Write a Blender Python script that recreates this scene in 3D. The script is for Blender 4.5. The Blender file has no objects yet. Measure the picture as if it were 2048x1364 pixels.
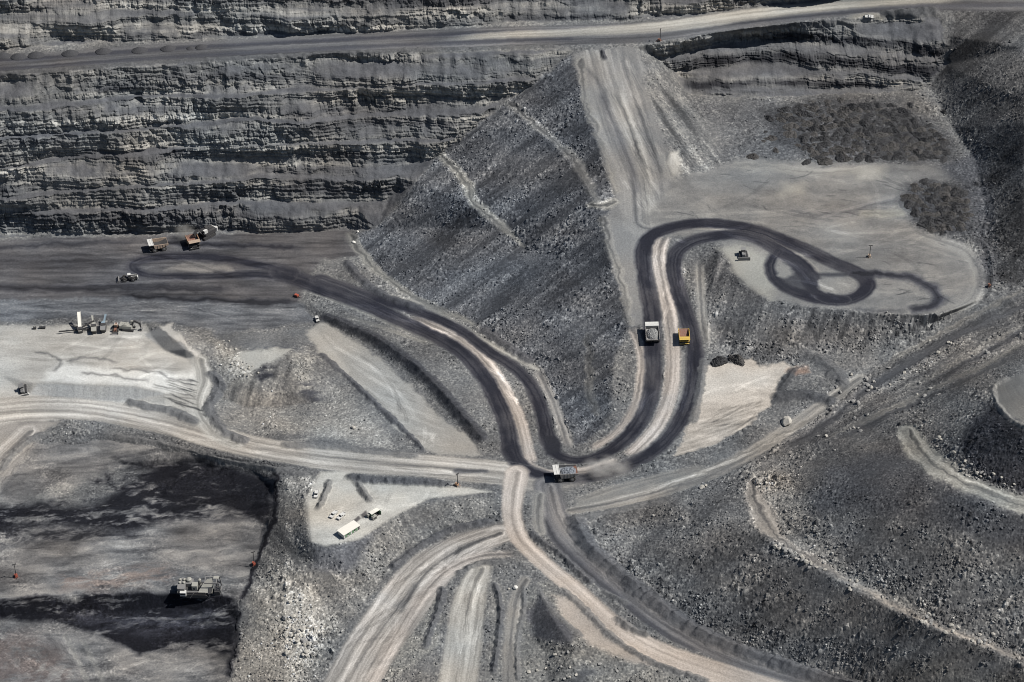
import bpy, math, random
import numpy as np
from mathutils import Vector, Matrix
from mathutils.geometry import delaunay_2d_cdt

random.seed(7)
scene = bpy.context.scene

# ------------------------------------------------------------------ camera, sky, sun, exposure
PITCH = math.radians(38.0)
CAM_D = 1358.0
FPX = 2048 * 80.0 / 36.0
CAM = Vector((0.0, -CAM_D * math.cos(PITCH), CAM_D * math.sin(PITCH)))
cam_data = bpy.data.cameras.new("camera")
cam_data.lens = 80.0
cam_data.sensor_width = 36.0
cam_data.clip_start = 1.0
cam_data.clip_end = 20000.0
cam = bpy.data.objects.new("camera", cam_data)
cam.location = CAM
cam.rotation_euler = (math.radians(90) - PITCH, 0.0, 0.0)
scene.collection.objects.link(cam)
scene.camera = cam

SUN_EL = math.radians(53.0)
SUN_DIR = Vector((math.cos(SUN_EL) * 0.998, -0.06 * math.cos(SUN_EL), math.sin(SUN_EL))).normalized()   # towards the sun
world = bpy.data.worlds.new("World")
scene.world = world
world.use_nodes = True
wn = world.node_tree
bg = wn.nodes["Background"]
sky = wn.nodes.new("ShaderNodeTexSky")
sky.sky_type = 'NISHITA'
sky.sun_disc = False
sky.sun_elevation = SUN_EL
sky.sun_rotation = math.atan2(SUN_DIR.x, SUN_DIR.y)
sky.altitude = 300.0
wn.links.new(sky.outputs[0], bg.inputs[0])
bg.inputs[1].default_value = 0.05
sun_data = bpy.data.lights.new("sun", 'SUN')
sun_data.energy = 5.0
sun_data.angle = math.radians(0.5)
sun_data.color = (1.0, 0.968, 0.915)
sun = bpy.data.objects.new("sun", sun_data)
sun.rotation_euler = SUN_DIR.to_track_quat('Z', 'Y').to_euler()
sun.location = (300, 0, 500)
scene.collection.objects.link(sun)
scene.view_settings.view_transform = 'Standard'
scene.view_settings.look = 'None'
scene.view_settings.exposure = 0.14
scene.view_settings.gamma = 1.0
scene.cycles.max_bounces = 4
scene.cycles.diffuse_bounces = 1
scene.cycles.volume_bounces = 1
scene.cycles.filter_width = 1.0
scene.cycles.volume_step_rate = 4.0

# ------------------------------------------------------------------ noise helpers (numpy)
f32 = np.float32

def hsh(ix, iy, seed):
    h = (ix.astype(np.uint32) * np.uint32(374761393) + iy.astype(np.uint32) * np.uint32(668265263)
         + np.uint32((seed * 2246822519) & 0xffffffff))
    h = (h ^ (h >> np.uint32(13))) * np.uint32(1274126177)
    h = (h ^ (h >> np.uint32(16))) * np.uint32(2654435761)
    return h ^ (h >> np.uint32(15))

def rnd(h):
    return (h & np.uint32(0xffffff)).astype(f32) * f32(1.0 / 16777216.0)

def vnoise(x, y, seed=0):
    """smooth value noise, -1..1"""
    x = np.asarray(x, f32); y = np.asarray(y, f32)
    ix = np.floor(x); iy = np.floor(y)
    fx = x - ix; fy = y - iy
    ix = ix.astype(np.int32); iy = iy.astype(np.int32)
    fx = fx * fx * (3 - 2 * fx); fy = fy * fy * (3 - 2 * fy)
    a = rnd(hsh(ix, iy, seed)); b = rnd(hsh(ix + 1, iy, seed))
    c = rnd(hsh(ix, iy + 1, seed)); d = rnd(hsh(ix + 1, iy + 1, seed))
    r = (a + (b - a) * fx) * (1 - fy) + (c + (d - c) * fx) * fy
    return r * 2 - 1

def fbm(x, y, seed=0, octs=4, gain=0.5):
    t = 0; amp = 1.0; s = 0.0
    for k in range(octs):
        t = t + amp * vnoise(x, y, seed + k * 17)
        s += amp; amp *= gain
        x = x * 1.97 + 3.1; y = y * 2.03 - 1.7
    return t / s * 1.5

def worley(x, y, seed=0, jitter=0.9):
    """nearest feature point: distance, dx, dy, cell random a, b, second distance"""
    x = np.asarray(x, f32); y = np.asarray(y, f32)
    ix = np.floor(x).astype(np.int32); iy = np.floor(y).astype(np.int32)
    best = np.full(x.shape, 9, f32); sec = np.full(x.shape, 9, f32)
    bdx = np.zeros(x.shape, f32); bdy = np.zeros(x.shape, f32)
    bid = np.zeros(x.shape, np.uint32)
    for ox in (-1, 0, 1):
        for oy in (-1, 0, 1):
            cx = ix + ox; cy = iy + oy
            h = hsh(cx, cy, seed)
            px = cx + 0.5 + (rnd(h) - 0.5) * jitter
            h2 = (h ^ np.uint32(0x9e3779b9)) * np.uint32(2246822519)
            h2 = h2 ^ (h2 >> np.uint32(14))
            py = cy + 0.5 + (rnd(h2) - 0.5) * jitter
            dx = (x - px).astype(f32); dy = (y - py).astype(f32)
            d = dx * dx + dy * dy
            m = d < best
            sec = np.where(m, best, np.minimum(sec, d))
            best = np.where(m, d, best)
            bdx = np.where(m, dx, bdx); bdy = np.where(m, dy, bdy)
            bid = np.where(m, h, bid)
    i2 = (bid * np.uint32(2654435761)); i2 = i2 ^ (i2 >> np.uint32(15))
    i3 = (i2 * np.uint32(2246822519)); i3 = i3 ^ (i3 >> np.uint32(13))
    return np.sqrt(best), bdx, bdy, rnd(i2), rnd(i3), np.sqrt(sec)

# ------------------------------------------------------------------ survey grid and the pixel -> ground mapping
GS = 1.1
def axis(lo, a, b, hi, step, n_out):
    mid = np.arange(a, b + step, step)
    t = np.linspace(0, 1, n_out + 1)[1:]
    left = mid[0] - (mid[0] - lo) * (t ** 1.8)
    right = mid[-1] + (hi - mid[-1]) * (t ** 1.8)
    return np.concatenate([left[::-1], mid, right])
UA = axis(-1500, -60, 2108, 3500, GS, 60)
VA = axis(-700, -45, 1410, 2300, GS, 50)
NU, NV = len(UA), len(VA)
U, V = np.meshgrid(UA, VA)          # rows follow VA
U = U.astype(f32); V = V.astype(f32)
ISO = 0.62
W2 = V / f32(ISO)                    # roughly isotropic ground units together with U

SP, CP = math.sin(PITCH), math.cos(PITCH)
def ground(u, v, z):
    """the point of height z seen at photo pixel (u, v); works on arrays"""
    a = (np.asarray(u, np.float64) - 1024.0) / FPX
    b = (682.0 - np.asarray(v, np.float64)) / FPX
    dz = -SP + b * CP
    t = (np.asarray(z, np.float64) - CAM.z) / dz
    return CAM.x + t * a, CAM.y + t * (CP + b * SP)

# ------------------------------------------------------------------ survey breaklines (u, v, height)
RF = [(-1500, 250), (-450, 180), (0, 150), (200, 136), (380, 124), (700, 108), (1000, 99), (1140, 95)]
FLOOR = [(-1500, 560), (-450, 500), (0, 476), (300, 468), (480, 464), (620, 462), (700, 458), (742, 456), (1140, 456)]
def lerp_line(line, u):
    return float(np.interp(u, [p[0] for p in line], [p[1] for p in line]))
def wall_z(u, v):
    a = lerp_line(RF, u); b = lerp_line(FLOOR, u)
    return 72.0 - (v - a) / (b - a) * 96.0
L = []
def line(*p):
    L.append([tuple(map(float, q)) for q in p])
# upper bench that carries the long road
line((-1500, 190, 72), (-450, 118, 72), (0, 98, 72), (200, 88, 72), (350, 82, 72), (500, 76, 72), (700, 66, 72), (1020, 48, 72), (1250, 42, 72.5),
     (1380, 34, 73), (1500, 18, 74), (1650, 4, 75), (1800, -6, 76), (2100, -20, 77), (3500, -60, 80))
line(*([(u, v, 72) for u, v in RF] + [(1290, 88, 72.5), (1380, 72, 73), (1500, 56, 74), (1650, 38, 75), (1800, 22, 76), (1900, 15, 76),
     (2050, 14, 77), (3500, 10, 80)]))
line((-1500, 130, 85), (-450, 68, 85), (0, 50, 85), (300, 38, 86), (700, 26, 84), (1020, 24, 79), (1280, 24, 77.5), (1360, 14, 80), (1500, -14, 88), (1800, -50, 92), (3500, -110, 95))
line((-1500, 120, 88), (-450, 50, 88), (0, 32, 88), (300, 20, 89), (700, 8, 88), (1020, 2, 85), (1280, 4, 82.5), (1380, -8, 84), (1500, -30, 90), (1800, -66, 94), (3500, -130, 97))
line((-1500, 30, 122), (-450, -40, 112), (0, -55, 112), (700, -80, 112), (1300, -100, 112), (1800, -150, 116), (3500, -220, 120))
line((-1500, -700, 124), (0, -700, 124), (1500, -700, 124), (3500, -700, 124))
# benches of the left highwall
for fr in ([(-1500, 320), (-450, 232), (0, 216), (60, 214), (273, 203), (444, 192), (700, 180), (880, 166), (1000, 160), (1056, 159)],
           [(-1500, 375), (-450, 290), (0, 273), (307, 262), (420, 250), (512, 238), (700, 240), (800, 234), (900, 226), (968, 223)],
           [(-1500, 430), (-450, 352), (0, 338), (290, 310), (427, 296), (600, 288), (700, 286), (800, 282), (898, 277)],
           [(-1500, 480), (-450, 412), (0, 398), (307, 368), (512, 358), (700, 360), (800, 345), (832, 338)],
           [(-1500, 515), (-450, 445), (0, 430), (256, 420), (478, 412), (632, 415), (720, 412), (774, 406)]):
    zz = [wall_z(u, v - 6) for u, v in fr]
    line(*[(u, v, z) for (u, v), z in zip(fr, zz)])
    line(*[(u, v - 7.5, z + 0.9) for (u, v), z in zip(fr, zz)])
line(*[(u, v, -24) for u, v in FLOOR[:-2]])
# contact of the spoil dump with the wall
line((1145, 105, 69.5), (1082, 155, 57), (1012, 205, 44), (944, 262, 29.5), (878, 310, 17), (836, 360, 6.5), (795, 410, -5), (748, 455, -17))
line((895, 307, 17.2), (942, 362, 16), (959, 402, 15), (1012, 450, 11.5))
line((883, 318, 16), (926, 370, 15), (941, 411, 14), (1000, 460, 10), (1050, 497, 6))
line((1026, 204, 44.4), (1077, 245, 44.6), (1139, 297, 43), (1180, 350, 41))
line((1018, 213, 43), (1062, 251, 44), (1122, 303, 42.4), (1166, 362, 40.4), (1188, 403, 38))
line((1149, 112, 69), (1160, 190, 61), (1185, 255, 54), (1205, 320, 47), (1225, 375, 41), (1232, 405, 38))
line((1200, 425, 35), (1210, 470, 33), (1225, 540, 27), (1248, 610, 21), (1258, 650, 18.5), (1228, 710, 14), (1222, 780, 9.5), (1222, 825, 6), (1190, 870, 2.5))
# toe of the dump
line((700, 470, -23), (738, 510, -22), (780, 560, -19), (860, 610, -14), (960, 650, -10), (1075, 730, -7), (1105, 780, -5), (1130, 850, -2), (1150, 890, 0))
# ramp right edge and the slope below it
line((1272, 98, 71), (1295, 180, 62), (1322, 260, 53.5), (1347, 320, 47), (1385, 368, 39), (1445, 380, 36))
line((1312, 112, 60), (1368, 200, 42), (1402, 240, 39), (1438, 310, 37), (1455, 368, 36))
line((1215, 200, 60), (1240, 300, 49), (1270, 400, 38), (1262, 450, 34), (1262, 520, 28.5))
# right highwall
line((1318, 120, 57), (1400, 103, 58), (1520, 98, 58), (1640, 98, 58), (1740, 106, 57), (1800, 116, 56), (1870, 124, 55))
line((1322, 111, 58.5), (1400, 94, 59.5), (1520, 89, 59.5), (1640, 89, 59.5), (1740, 97, 58.5), (1800, 107, 57.5), (1872, 115, 56.5))
line((1350, 155, 48), (1420, 150, 48), (1500, 136, 49), (1600, 140, 48.5), (1700, 150, 47.5), (1780, 160, 46.5), (1838, 162, 46))
line((1350, 147, 49.3), (1420, 142, 49.3), (1500, 128, 50.3), (1600, 132, 49.8), (1700, 142, 48.8), (1780, 152, 47.8), (1842, 154, 47))
line((1385, 187, 40.5), (1450, 188, 40), (1560, 190, 40), (1650, 184, 40), (1770, 180, 40), (1832, 182, 40))
# slope of the right-hand dump
line((1905, 40, 74), (1900, 70, 69), (1893, 130, 53), (1858, 172, 42), (1885, 218, 38), (1905, 255, 37), (1950, 320, 36), (1967, 400, 36), (1977, 480, 36), (1972, 560, 36))
line((2048, 40, 78), (2048, 150, 73), (2048, 250, 64), (2048, 330, 56), (2048, 430, 51), (2048, 520, 44), (2050, 575, 39))
line((2470, 20, 95), (2470, 250, 95), (2470, 430, 70), (3500, 500, 90))
# plateau
line((1480, 330, 35.5), (1620, 332, 35.5), (1780, 330, 35.5), (1900, 335, 35.5))
line((1560, 220, 38), (1700, 225, 38), (1830, 250, 37))
line((1420, 250, 38), (1480, 290, 36.5))
line((1500, 400, 35), (1700, 400, 35), (1800, 440, 35.2), (1900, 520, 35.5))
# edge of the tip head, its toe
line((1432, 488, 32.2), (1450, 505, 32.6), (1475, 552, 32.6), (1540, 602, 33), (1640, 617, 33.4), (1750, 627, 34), (1880, 630, 35), (1945, 606, 36))
line((1402, 520, 28), (1412, 560, 25), (1424, 640, 20), (1440, 700, 14.5), (1480, 716, 13.5), (1580, 726, 14), (1650, 712, 14.5), (1750, 692, 18), (1850, 655, 26), (1962, 598, 35))
# the two haul lanes of the right-hand climb
line((1130, 915, 0), (1210, 902, 2), (1270, 850, 5), (1300, 780, 10), (1305, 700, 15), (1305, 620, 20.5), (1290, 540, 26.5), (1290, 490, 30), (1340, 458, 32), (1420, 446, 33), (1500, 456, 34), (1600, 492, 34), (1700, 555, 34))
line((1220, 945, 0.5), (1300, 915, 2), (1350, 855, 5.5), (1385, 770, 11), (1387, 690, 16), (1370, 620, 20.5), (1347, 540, 26.5), (1360, 492, 30), (1410, 474, 32), (1490, 474, 33), (1560, 520, 33.6), (1620, 600, 33.6), (1720, 592, 34))
# valley and old track on the right
line((1480, 905, 6.5), (1600, 840, 10), (1680, 788, 13), (1760, 730, 16.5), (1850, 690, 21), (2000, 625, 33), (2060, 600, 39.5), (2470, 480, 60))
line((1155, 1026, 0), (1300, 990, 2), (1450, 945, 6), (1600, 870, 10.5), (1720, 805, 16.5), (1850, 770, 25), (1950, 722, 31), (2048, 690, 37), (2470, 560, 52), (3500, 600, 60))
line((1392, 742, 13.4), (1500, 738, 13), (1568, 742, 13), (1560, 790, 11.4), (1480, 838, 8.5), (1362, 905, 3))
# terraces of the lower right dump
line((1492, 965, 14), (1497, 1020, 21), (1520, 1070, 27), (1560, 1096, 30), (1640, 1142, 30), (1750, 1202, 28), (1850, 1252, 26), (1960, 1292, 23), (2048, 1332, 21), (2470, 1522, 14), (3500, 1900, 14))
line((1512, 948, 13.5), (1542, 1000, 21.5), (1580, 1058, 29), (1640, 1116, 31), (1750, 1180, 29), (1860, 1235, 27), (1970, 1275, 24), (2048, 1312, 22), (2470, 1500, 15), (3500, 1850, 15))
line((1798, 872, 40), (1812, 918, 51), (1848, 950, 62), (1900, 977, 67), (1960, 1007, 69), (2048, 1032, 69), (2470, 1150, 68), (3500, 1400, 68))
line((1812, 846, 39.5), (1852, 872, 48), (1884, 908, 61), (1932, 944, 68), (2000, 973, 70), (2048, 987, 70), (2470, 1090, 70), (3500, 1330, 70))
line((1982, 772, 57), (1986, 802, 69), (2010, 832, 82), (2048, 857, 91), (2470, 1020, 98), (3500, 1200, 98))
line((2010, 758, 58), (2048, 765, 72), (2120, 770, 86), (2470, 760, 96))
line((1152, 1047, 0), (1182, 1100, -1), (1242, 1150, -3), (1312, 1200, -5), (1402, 1260, -7), (1520, 1310, -9), (1650, 1350, -11), (1722, 1388, -12), (2000, 1545, -15), (2470, 1790, -20), (3500, 2150, -24))
# left pit floor, coal band, crusher pad
line((-1500, 580, -24), (0, 530, -24), (200, 530, -24), (450, 525, -24), (560, 540, -23))
line((640, 572, -19), (740, 608, -15.5), (850, 648, -12), (930, 690, -9.5), (980, 755, -6.5), (1010, 830, -3.5), (1025, 900, -1.2), (1060, 950, 0))
line((700, 568, -17.5), (800, 606, -13.5), (880, 636, -11), (930, 664, -9.6), (985, 706, -8), (1030, 736, -7), (1065, 778, -5), (1088, 840, -2.5), (1098, 890, 0))
line((-1500, 690, -23), (0, 600, -23), (300, 592, -24), (450, 596, -23.5), (590, 604, -22.5))
line((-1500, 760, -15), (-100, 645, -15), (60, 640, -15), (160, 632, -15), (290, 640, -14.5), (420, 680, -12))
line((-1500, 880, -16.5), (-200, 770, -14.8), (0, 750, -14.4), (42, 735, -13.8), (60, 700, -13.6), (0, 690, -14.2))
line((110, 715, -11.6), (200, 712, -9.6), (290, 724, -9.4), (390, 738, -11.8))
line((66, 764, -10), (150, 766, -7.4), (270, 770, -7.2), (330, 784, -8.6), (395, 786, -11.4))
line((58, 790, -14.6), (150, 800, -15), (250, 804, -15), (330, 812, -14))
line((318, 652, -10), (345, 672, -6.5), (372, 698, -7), (392, 713, -11))
line((302, 672, -13.4), (328, 702, -13.2), (372, 718, -13))
line((-1500, 1020, -18), (-300, 930, -17), (0, 850, -15.4), (100, 818, -15.4), (200, 824, -14.4), (300, 850, -12), (420, 876, -9), (600, 906, -6), (800, 926, -3), (1000, 938, -0.4))
line((455, 712, -8), (520, 697, -5), (578, 695, -5))
line((420, 740, -12), (430, 800, -12), (440, 850, -10))
line((462, 732, -7), (495, 750, -4), (540, 728, -3.2), (584, 706, -4.5))
line((446, 800, -13.5), (500, 816, -15), (560, 816, -15), (640, 806, -13.5))
line((590, 862, -7), (640, 868, -5.6), (700, 876, -4))
line((628, 656, -18), (700, 742, -14), (800, 832, -8), (900, 906, -3))
line((642, 641, -18.3), (742, 692, -13.6), (832, 764, -10), (902, 834, -6.6), (962, 903, -2.4))
line((648, 622, -15.6), (758, 670, -9.5), (850, 738, -6), (912, 808, -3.6), (968, 874, -1.6))
# lower left coal pit
line((60, 872, -16), (120, 862, -15.6), (200, 862, -14.6), (420, 906, -10), (600, 936, -6), (640, 944, -5))
line((-1500, 1150, -21), (0, 932, -20), (250, 930, -20), (400, 930, -18), (510, 950, -15.5), (535, 975, -15))
line((-1500, 1300, -26), (0, 1052, -24), (250, 1052, -25), (400, 1050, -25), (522, 1062, -22))
line((-300, 1140, -27), (0, 1120, -27), (200, 1115, -27), (470, 1105, -27))
line((-1500, 1420, -27), (-300, 1215, -27), (30, 1196, -27), (150, 1190, -27), (350, 1184, -27), (462, 1192, -26.5))
line((-1500, 1470, -35), (-300, 1262, -35), (20, 1236, -35), (150, 1226, -35), (350, 1217, -35), (452, 1226, -34.5))
line((552, 958, -8), (550, 1010, -13), (537, 1060, -18), (517, 1110, -23), (507, 1150, -24.5), (482, 1200, -27), (474, 1290, -31), (458, 1364, -34), (430, 1480, -38))
line((-1500, 2300, -40), (-300, 1420, -38.5), (0, 1380, -38), (200, 1364, -38), (420, 1330, -37))
line((600, 980, -5.5), (588, 1050, -9), (596, 1115, -13), (602, 1200, -18), (566, 1280, -25), (600, 1400, -28))
# compound pad
line((650, 952, -4.2), (616, 1010, -4.2), (624, 1086, -4.2), (655, 1090, -4), (752, 1056, -3.2), (832, 1006, -2.2), (978, 984, -0.8))
line((700, 1000, -3.8), (760, 990, -3), (880, 978, -1.6))
line((640, 1130, -12), (702, 1160, -14.6), (782, 1132, -13), (880, 1076, -8.6), (975, 1036, -3.6))
# roads at the bottom
line((760, 1172, -13.4), (720, 1232, -17), (652, 1364, -23), (560, 1560, -32))
line((1000, 1072, -3.2), (920, 1102, -7.4), (850, 1152, -11.4), (790, 1232, -15.4), (705, 1364, -21.4), (640, 1500, -27))
line((1032, 1112, -3.4), (935, 1146, -7), (852, 1222, -12.4), (802, 1302, -16.4), (762, 1372, -19.6), (700, 1500, -25))
line((960, 1140, -6.4), (935, 1200, -9.6), (922, 1300, -15), (912, 1372, -18.4), (890, 1560, -28))
line((1030, 1190, -6.2), (1020, 1290, -13), (1020, 1372, -17.4), (1010, 1560, -28))
line((1078, 1188, -4.6), (1100, 1228, -3.6), (1128, 1268, -4), (1150, 1300, -6))
line((1062, 1240, -10), (1066, 1272, -12.4), (1090, 1310, -13))
line((1112, 1188, -5.4), (1200, 1272, -8.6), (1285, 1324, -11.6))
line((1030, 960, 0), (1025, 1030, -1), (1055, 1085, -2.4), (1110, 1130, -4.2), (1180, 1188, -6), (1250, 1252, -8.6), (1350, 1306, -11), (1500, 1352, -13), (1700, 1420, -16), (2300, 1640, -24))
line((1095, 980, 0), (1120, 1050, -0.8), (1180, 1118, -2.6), (1260, 1186, -4.6), (1350, 1252, -7), (1480, 1310, -9.4), (1620, 1352, -11.4))
line((1100, 1372, -16), (1200, 1400, -17), (1400, 1420, -17))
line((-1500, -300, 123), (-1500, 2300, -40), (3500, 2300, -40))

pts, edges, zs = [], [], []
for ln in L:
    prev = None
    for a, b in zip(ln[:-1], ln[1:]):
        n = max(1, int(math.hypot(b[0] - a[0], b[1] - a[1]) / 45))
        for k in range(n):
            t = k / n
            pts.append(Vector((a[0] + (b[0] - a[0]) * t, (a[1] + (b[1] - a[1]) * t) / ISO)))
            zs.append(a[2] + (b[2] - a[2]) * t)
            if prev is not None:
                edges.append((prev, len(pts) - 1))
            prev = len(pts) - 1
    pts.append(Vector((ln[-1][0], ln[-1][1] / ISO))); zs.append(ln[-1][2])
    edges.append((prev, len(pts) - 1))
ov, oe, of, vmap, emap, fmap = delaunay_2d_cdt(pts, edges, [], 0, 0.01)
oz = []
n_cross = 0
arr = np.array([(p.x, p.y) for p in pts]); zarr = np.array(zs)
for i, p in enumerate(ov):
    if vmap[i]:
        oz.append(zs[vmap[i][0]])
    else:
        n_cross += 1
        d = np.hypot(arr[:, 0] - p.x, arr[:, 1] - p.y)
        k = np.argsort(d)[:4]
        w = 1 / (d[k] + 0.1)
        oz.append(float((zarr[k] * w).sum() / w.sum()))
        print("breaklines cross near", round(p.x), round(p.y * ISO))
Z0 = np.full(U.shape, np.nan, f32)
UAi, VAi = UA, VA
for f in of:
    for k in range(1, len(f) - 1):
        tri = (f[0], f[k], f[k + 1])
        (x0, y0), (x1, y1), (x2, y2) = [(ov[q].x, ov[q].y * ISO) for q in tri]
        z0, z1, z2 = [oz[q] for q in tri]
        den = (y1 - y2) * (x0 - x2) + (x2 - x1) * (y0 - y2)
        if abs(den) < 1e-9:
            continue
        i0, i1 = np.searchsorted(UAi, (min(x0, x1, x2) - 1e-6, max(x0, x1, x2) + 1e-6))
        j0, j1 = np.searchsorted(VAi, (min(y0, y1, y2) - 1e-6, max(y0, y1, y2) + 1e-6))
        if i1 <= i0 or j1 <= j0:
            continue
        uu = UA[i0:i1][None, :]; vv = VA[j0:j1][:, None]
        a = ((y1 - y2) * (uu - x2) + (x2 - x1) * (vv - y2)) / den
        b = ((y2 - y0) * (uu - x2) + (x0 - x2) * (vv - y2)) / den
        c = 1 - a - b
        m = (a >= -1e-5) & (b >= -1e-5) & (c >= -1e-5)
        zz = (a * z0 + b * z1 + c * z2).astype(f32)
        sub = Z0[j0:j1, i0:i1]
        sub[m] = zz[m]
bad = np.isnan(Z0)
if bad.any():
    print("grid points outside the survey:", int(bad.sum()))
    Z0[bad] = 0.0
def blur(a, n):
    for _ in range(n):
        a = a.copy()
        a[1:-1] = a[1:-1] * 0.5 + 0.25 * (a[:-2] + a[2:])
        a[:, 1:-1] = a[:, 1:-1] * 0.5 + 0.25 * (a[:, :-2] + a[:, 2:])
    return a
Zs = blur(Z0, 7)


# ------------------------------------------------------------------ traced zones: soft masks on the survey grid
WU = U + 5.0 * vnoise(U / 23, W2 / 23, 5) + 3.0 * vnoise(U / 8, W2 / 8, 6)      # ragged edges
WV = W2 + 5.0 * vnoise(U / 23, W2 / 23, 7) + 3.0 * vnoise(U / 8, W2 / 8, 8)
CU = U + 1.2 * vnoise(U / 9, W2 / 9, 9)                                          # nearly clean edges
CV = W2 + 1.2 * vnoise(U / 9, W2 / 9, 10)

def window(ps, pad):
    us = [p[0] for p in ps]; vs = [p[1] for p in ps]
    i0, i1 = np.searchsorted(UA, (min(us) - pad, max(us) + pad))
    j0, j1 = np.searchsorted(VA, (min(vs) - pad * ISO, max(vs) + pad * ISO))
    return slice(j0, max(j1, j0 + 1)), slice(i0, max(i1, i0 + 1))

def smooth_line(ps, n=4):
    """Catmull-Rom through the traced points"""
    if len(ps) < 3:
        return ps
    out = []
    P = [ps[0]] + list(ps) + [ps[-1]]
    for i in range(1, len(P) - 2):
        p0, p1, p2, p3 = [np.array(q, float) for q in P[i - 1:i + 3]]
        for k in range(n):
            t = k / n
            out.append(tuple(0.5 * ((2 * p1) + (-p0 + p2) * t + (2 * p0 - 5 * p1 + 4 * p2 - p3) * t * t + (-p0 + 3 * p1 - 3 * p2 + p3) * t ** 3)))
    out.append(tuple(map(float, ps[-1])))
    return out

def along(ps, halfw=None, pad=60, rag=False, smooth=True):
    """distance to a traced line: window, unsigned distance, signed side, length along, half width there"""
    ps = [tuple(p) if len(p) == 3 else (p[0], p[1], halfw or 10) for p in ps]
    if smooth:
        ps = smooth_line(ps)
    mw = max(p[2] for p in ps)
    win = window(ps, mw + pad)
    x = (WU if rag else CU)[win]; y = (WV if rag else CV)[win]
    best = np.full(x.shape, 1e9, f32); side = np.zeros(x.shape, f32); s_at = np.zeros(x.shape, f32); w_at = np.full(x.shape, 1.0, f32)
    s0 = 0.0
    for a, b in zip(ps[:-1], ps[1:]):
        ax, ay, bx, by = a[0], a[1] / ISO, b[0], b[1] / ISO
        dx, dy = bx - ax, by - ay
        ln = math.hypot(dx, dy)
        if ln < 1e-6:
            continue
        t = np.clip(((x - ax) * dx + (y - ay) * dy) / (ln * ln), 0, 1)
        ex = x - (ax + t * dx); ey = y - (ay + t * dy)
        d = np.hypot(ex, ey)
        m = d < best
        best[m] = d[m]
        side[m] = (d * np.sign(ex * dy - ey * dx))[m]
        s_at[m] = (s0 + t * ln)[m]
        w_at[m] = (a[2] + (b[2] - a[2]) * t)[m]
        s0 += ln
    return win, best, side, s_at, w_at

def poly(ps, soft=6.0, rag=True, pad=None):
    """soft mask of a traced outline: window, 0..1"""
    win = window(ps, pad or (soft + 14))
    x = (WU if rag else CU)[win]; y = (WV if rag else CV)[win]
    ins = np.zeros(x.shape, bool); best = np.full(x.shape, 1e9, f32)
    n = len(ps)
    for i in range(n):
        ax, ay = ps[i][0], ps[i][1] / ISO
        bx, by = ps[(i + 1) % n][0], ps[(i + 1) % n][1] / ISO
        dx, dy = bx - ax, by - ay
        l2 = dx * dx + dy * dy + 1e-9
        t = np.clip(((x - ax) * dx + (y - ay) * dy) / l2, 0, 1)
        best = np.minimum(best, np.hypot(x - ax - t * dx, y - ay - t * dy))
        if abs(dy) > 1e-9:
            c = ((ay > y) != (by > y)) & (x < dx * (y - ay) / dy + ax)
            ins ^= c
    sd = np.where(ins, best, -best)
    return win, np.clip(sd / soft * 0.5 + 0.5, 0, 1)

COL = np.empty(U.shape + (3,), f32)
COL[...] = (0.158, 0.157, 0.154)
RGH = np.full(U.shape, 0.65, f32)        # size of the loose rock
ZONE = np.zeros(U.shape, np.int16)       # which piece of the setting a cell belongs to
ZNAMES = ["ground"]
def zone(name):
    ZNAMES.append(name)
    return len(ZNAMES) - 1

def put(win, m, col=None, rough=None, zid=None):
    if col is not None:
        c = COL[win]
        COL[win] = c + (np.asarray(col, f32) - c) * m[..., None]
    if rough is not None:
        r = RGH[win]
        RGH[win] = r + (rough - r) * m
    if zid is not None:
        z = ZONE[win]
        z[m > 0.5] = zid

def mul(win, k):
    COL[win] *= k[..., None] if k.ndim == 2 else k

def area(ps, col=None, rough=None, soft=6.0, rag=True, zid=None, strength=1.0, smooth=False):
    if smooth:
        ps = smooth_line(list(ps) + [ps[0]])[:-1]
    win, m = poly(ps, soft, rag)
    put(win, m * strength, col, rough, zid)
    return win, m

def band(ps, col, rough=0.0, halfw=None, soft=3.0, zid=None, streak=0.25, rag=False, strength=1.0, tint=None, fade=0.0, lanes=0.0):
    win, d, side, s, w = along(ps, halfw, rag=rag)
    m = np.clip((w - d) / soft * 0.5 + 0.5, 0, 1)
    if fade > 0:
        smax = float(s.max())
        m = m * np.clip(np.minimum(s, smax - s) / fade, 0, 1)
    c = np.ones(m.shape + (3,), f32) * np.asarray(col, f32)
    if streak:
        across = side / np.maximum(w, 1)
        st = fbm(side / 5.0, s / 160, 31, 3) * 0.6 + fbm(side / 11.0, s / 300, 37, 2) * 0.6 + 0.25 * vnoise(side / 2.3, s / 90, 41)
        k = 1 + streak * st
        if lanes:
            k = k * (1 + lanes * np.exp(-((np.abs(across) - 0.42) / 0.2) ** 2))
        c = c * k[..., None]
    mm = (m * strength)[..., None]
    COL[win] = COL[win] + (c - COL[win]) * mm
    RGH[win] = RGH[win] + (rough - RGH[win]) * m * strength
    if zid is not None:
        z = ZONE[win]; z[m > 0.5] = zid
    return win, m

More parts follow.
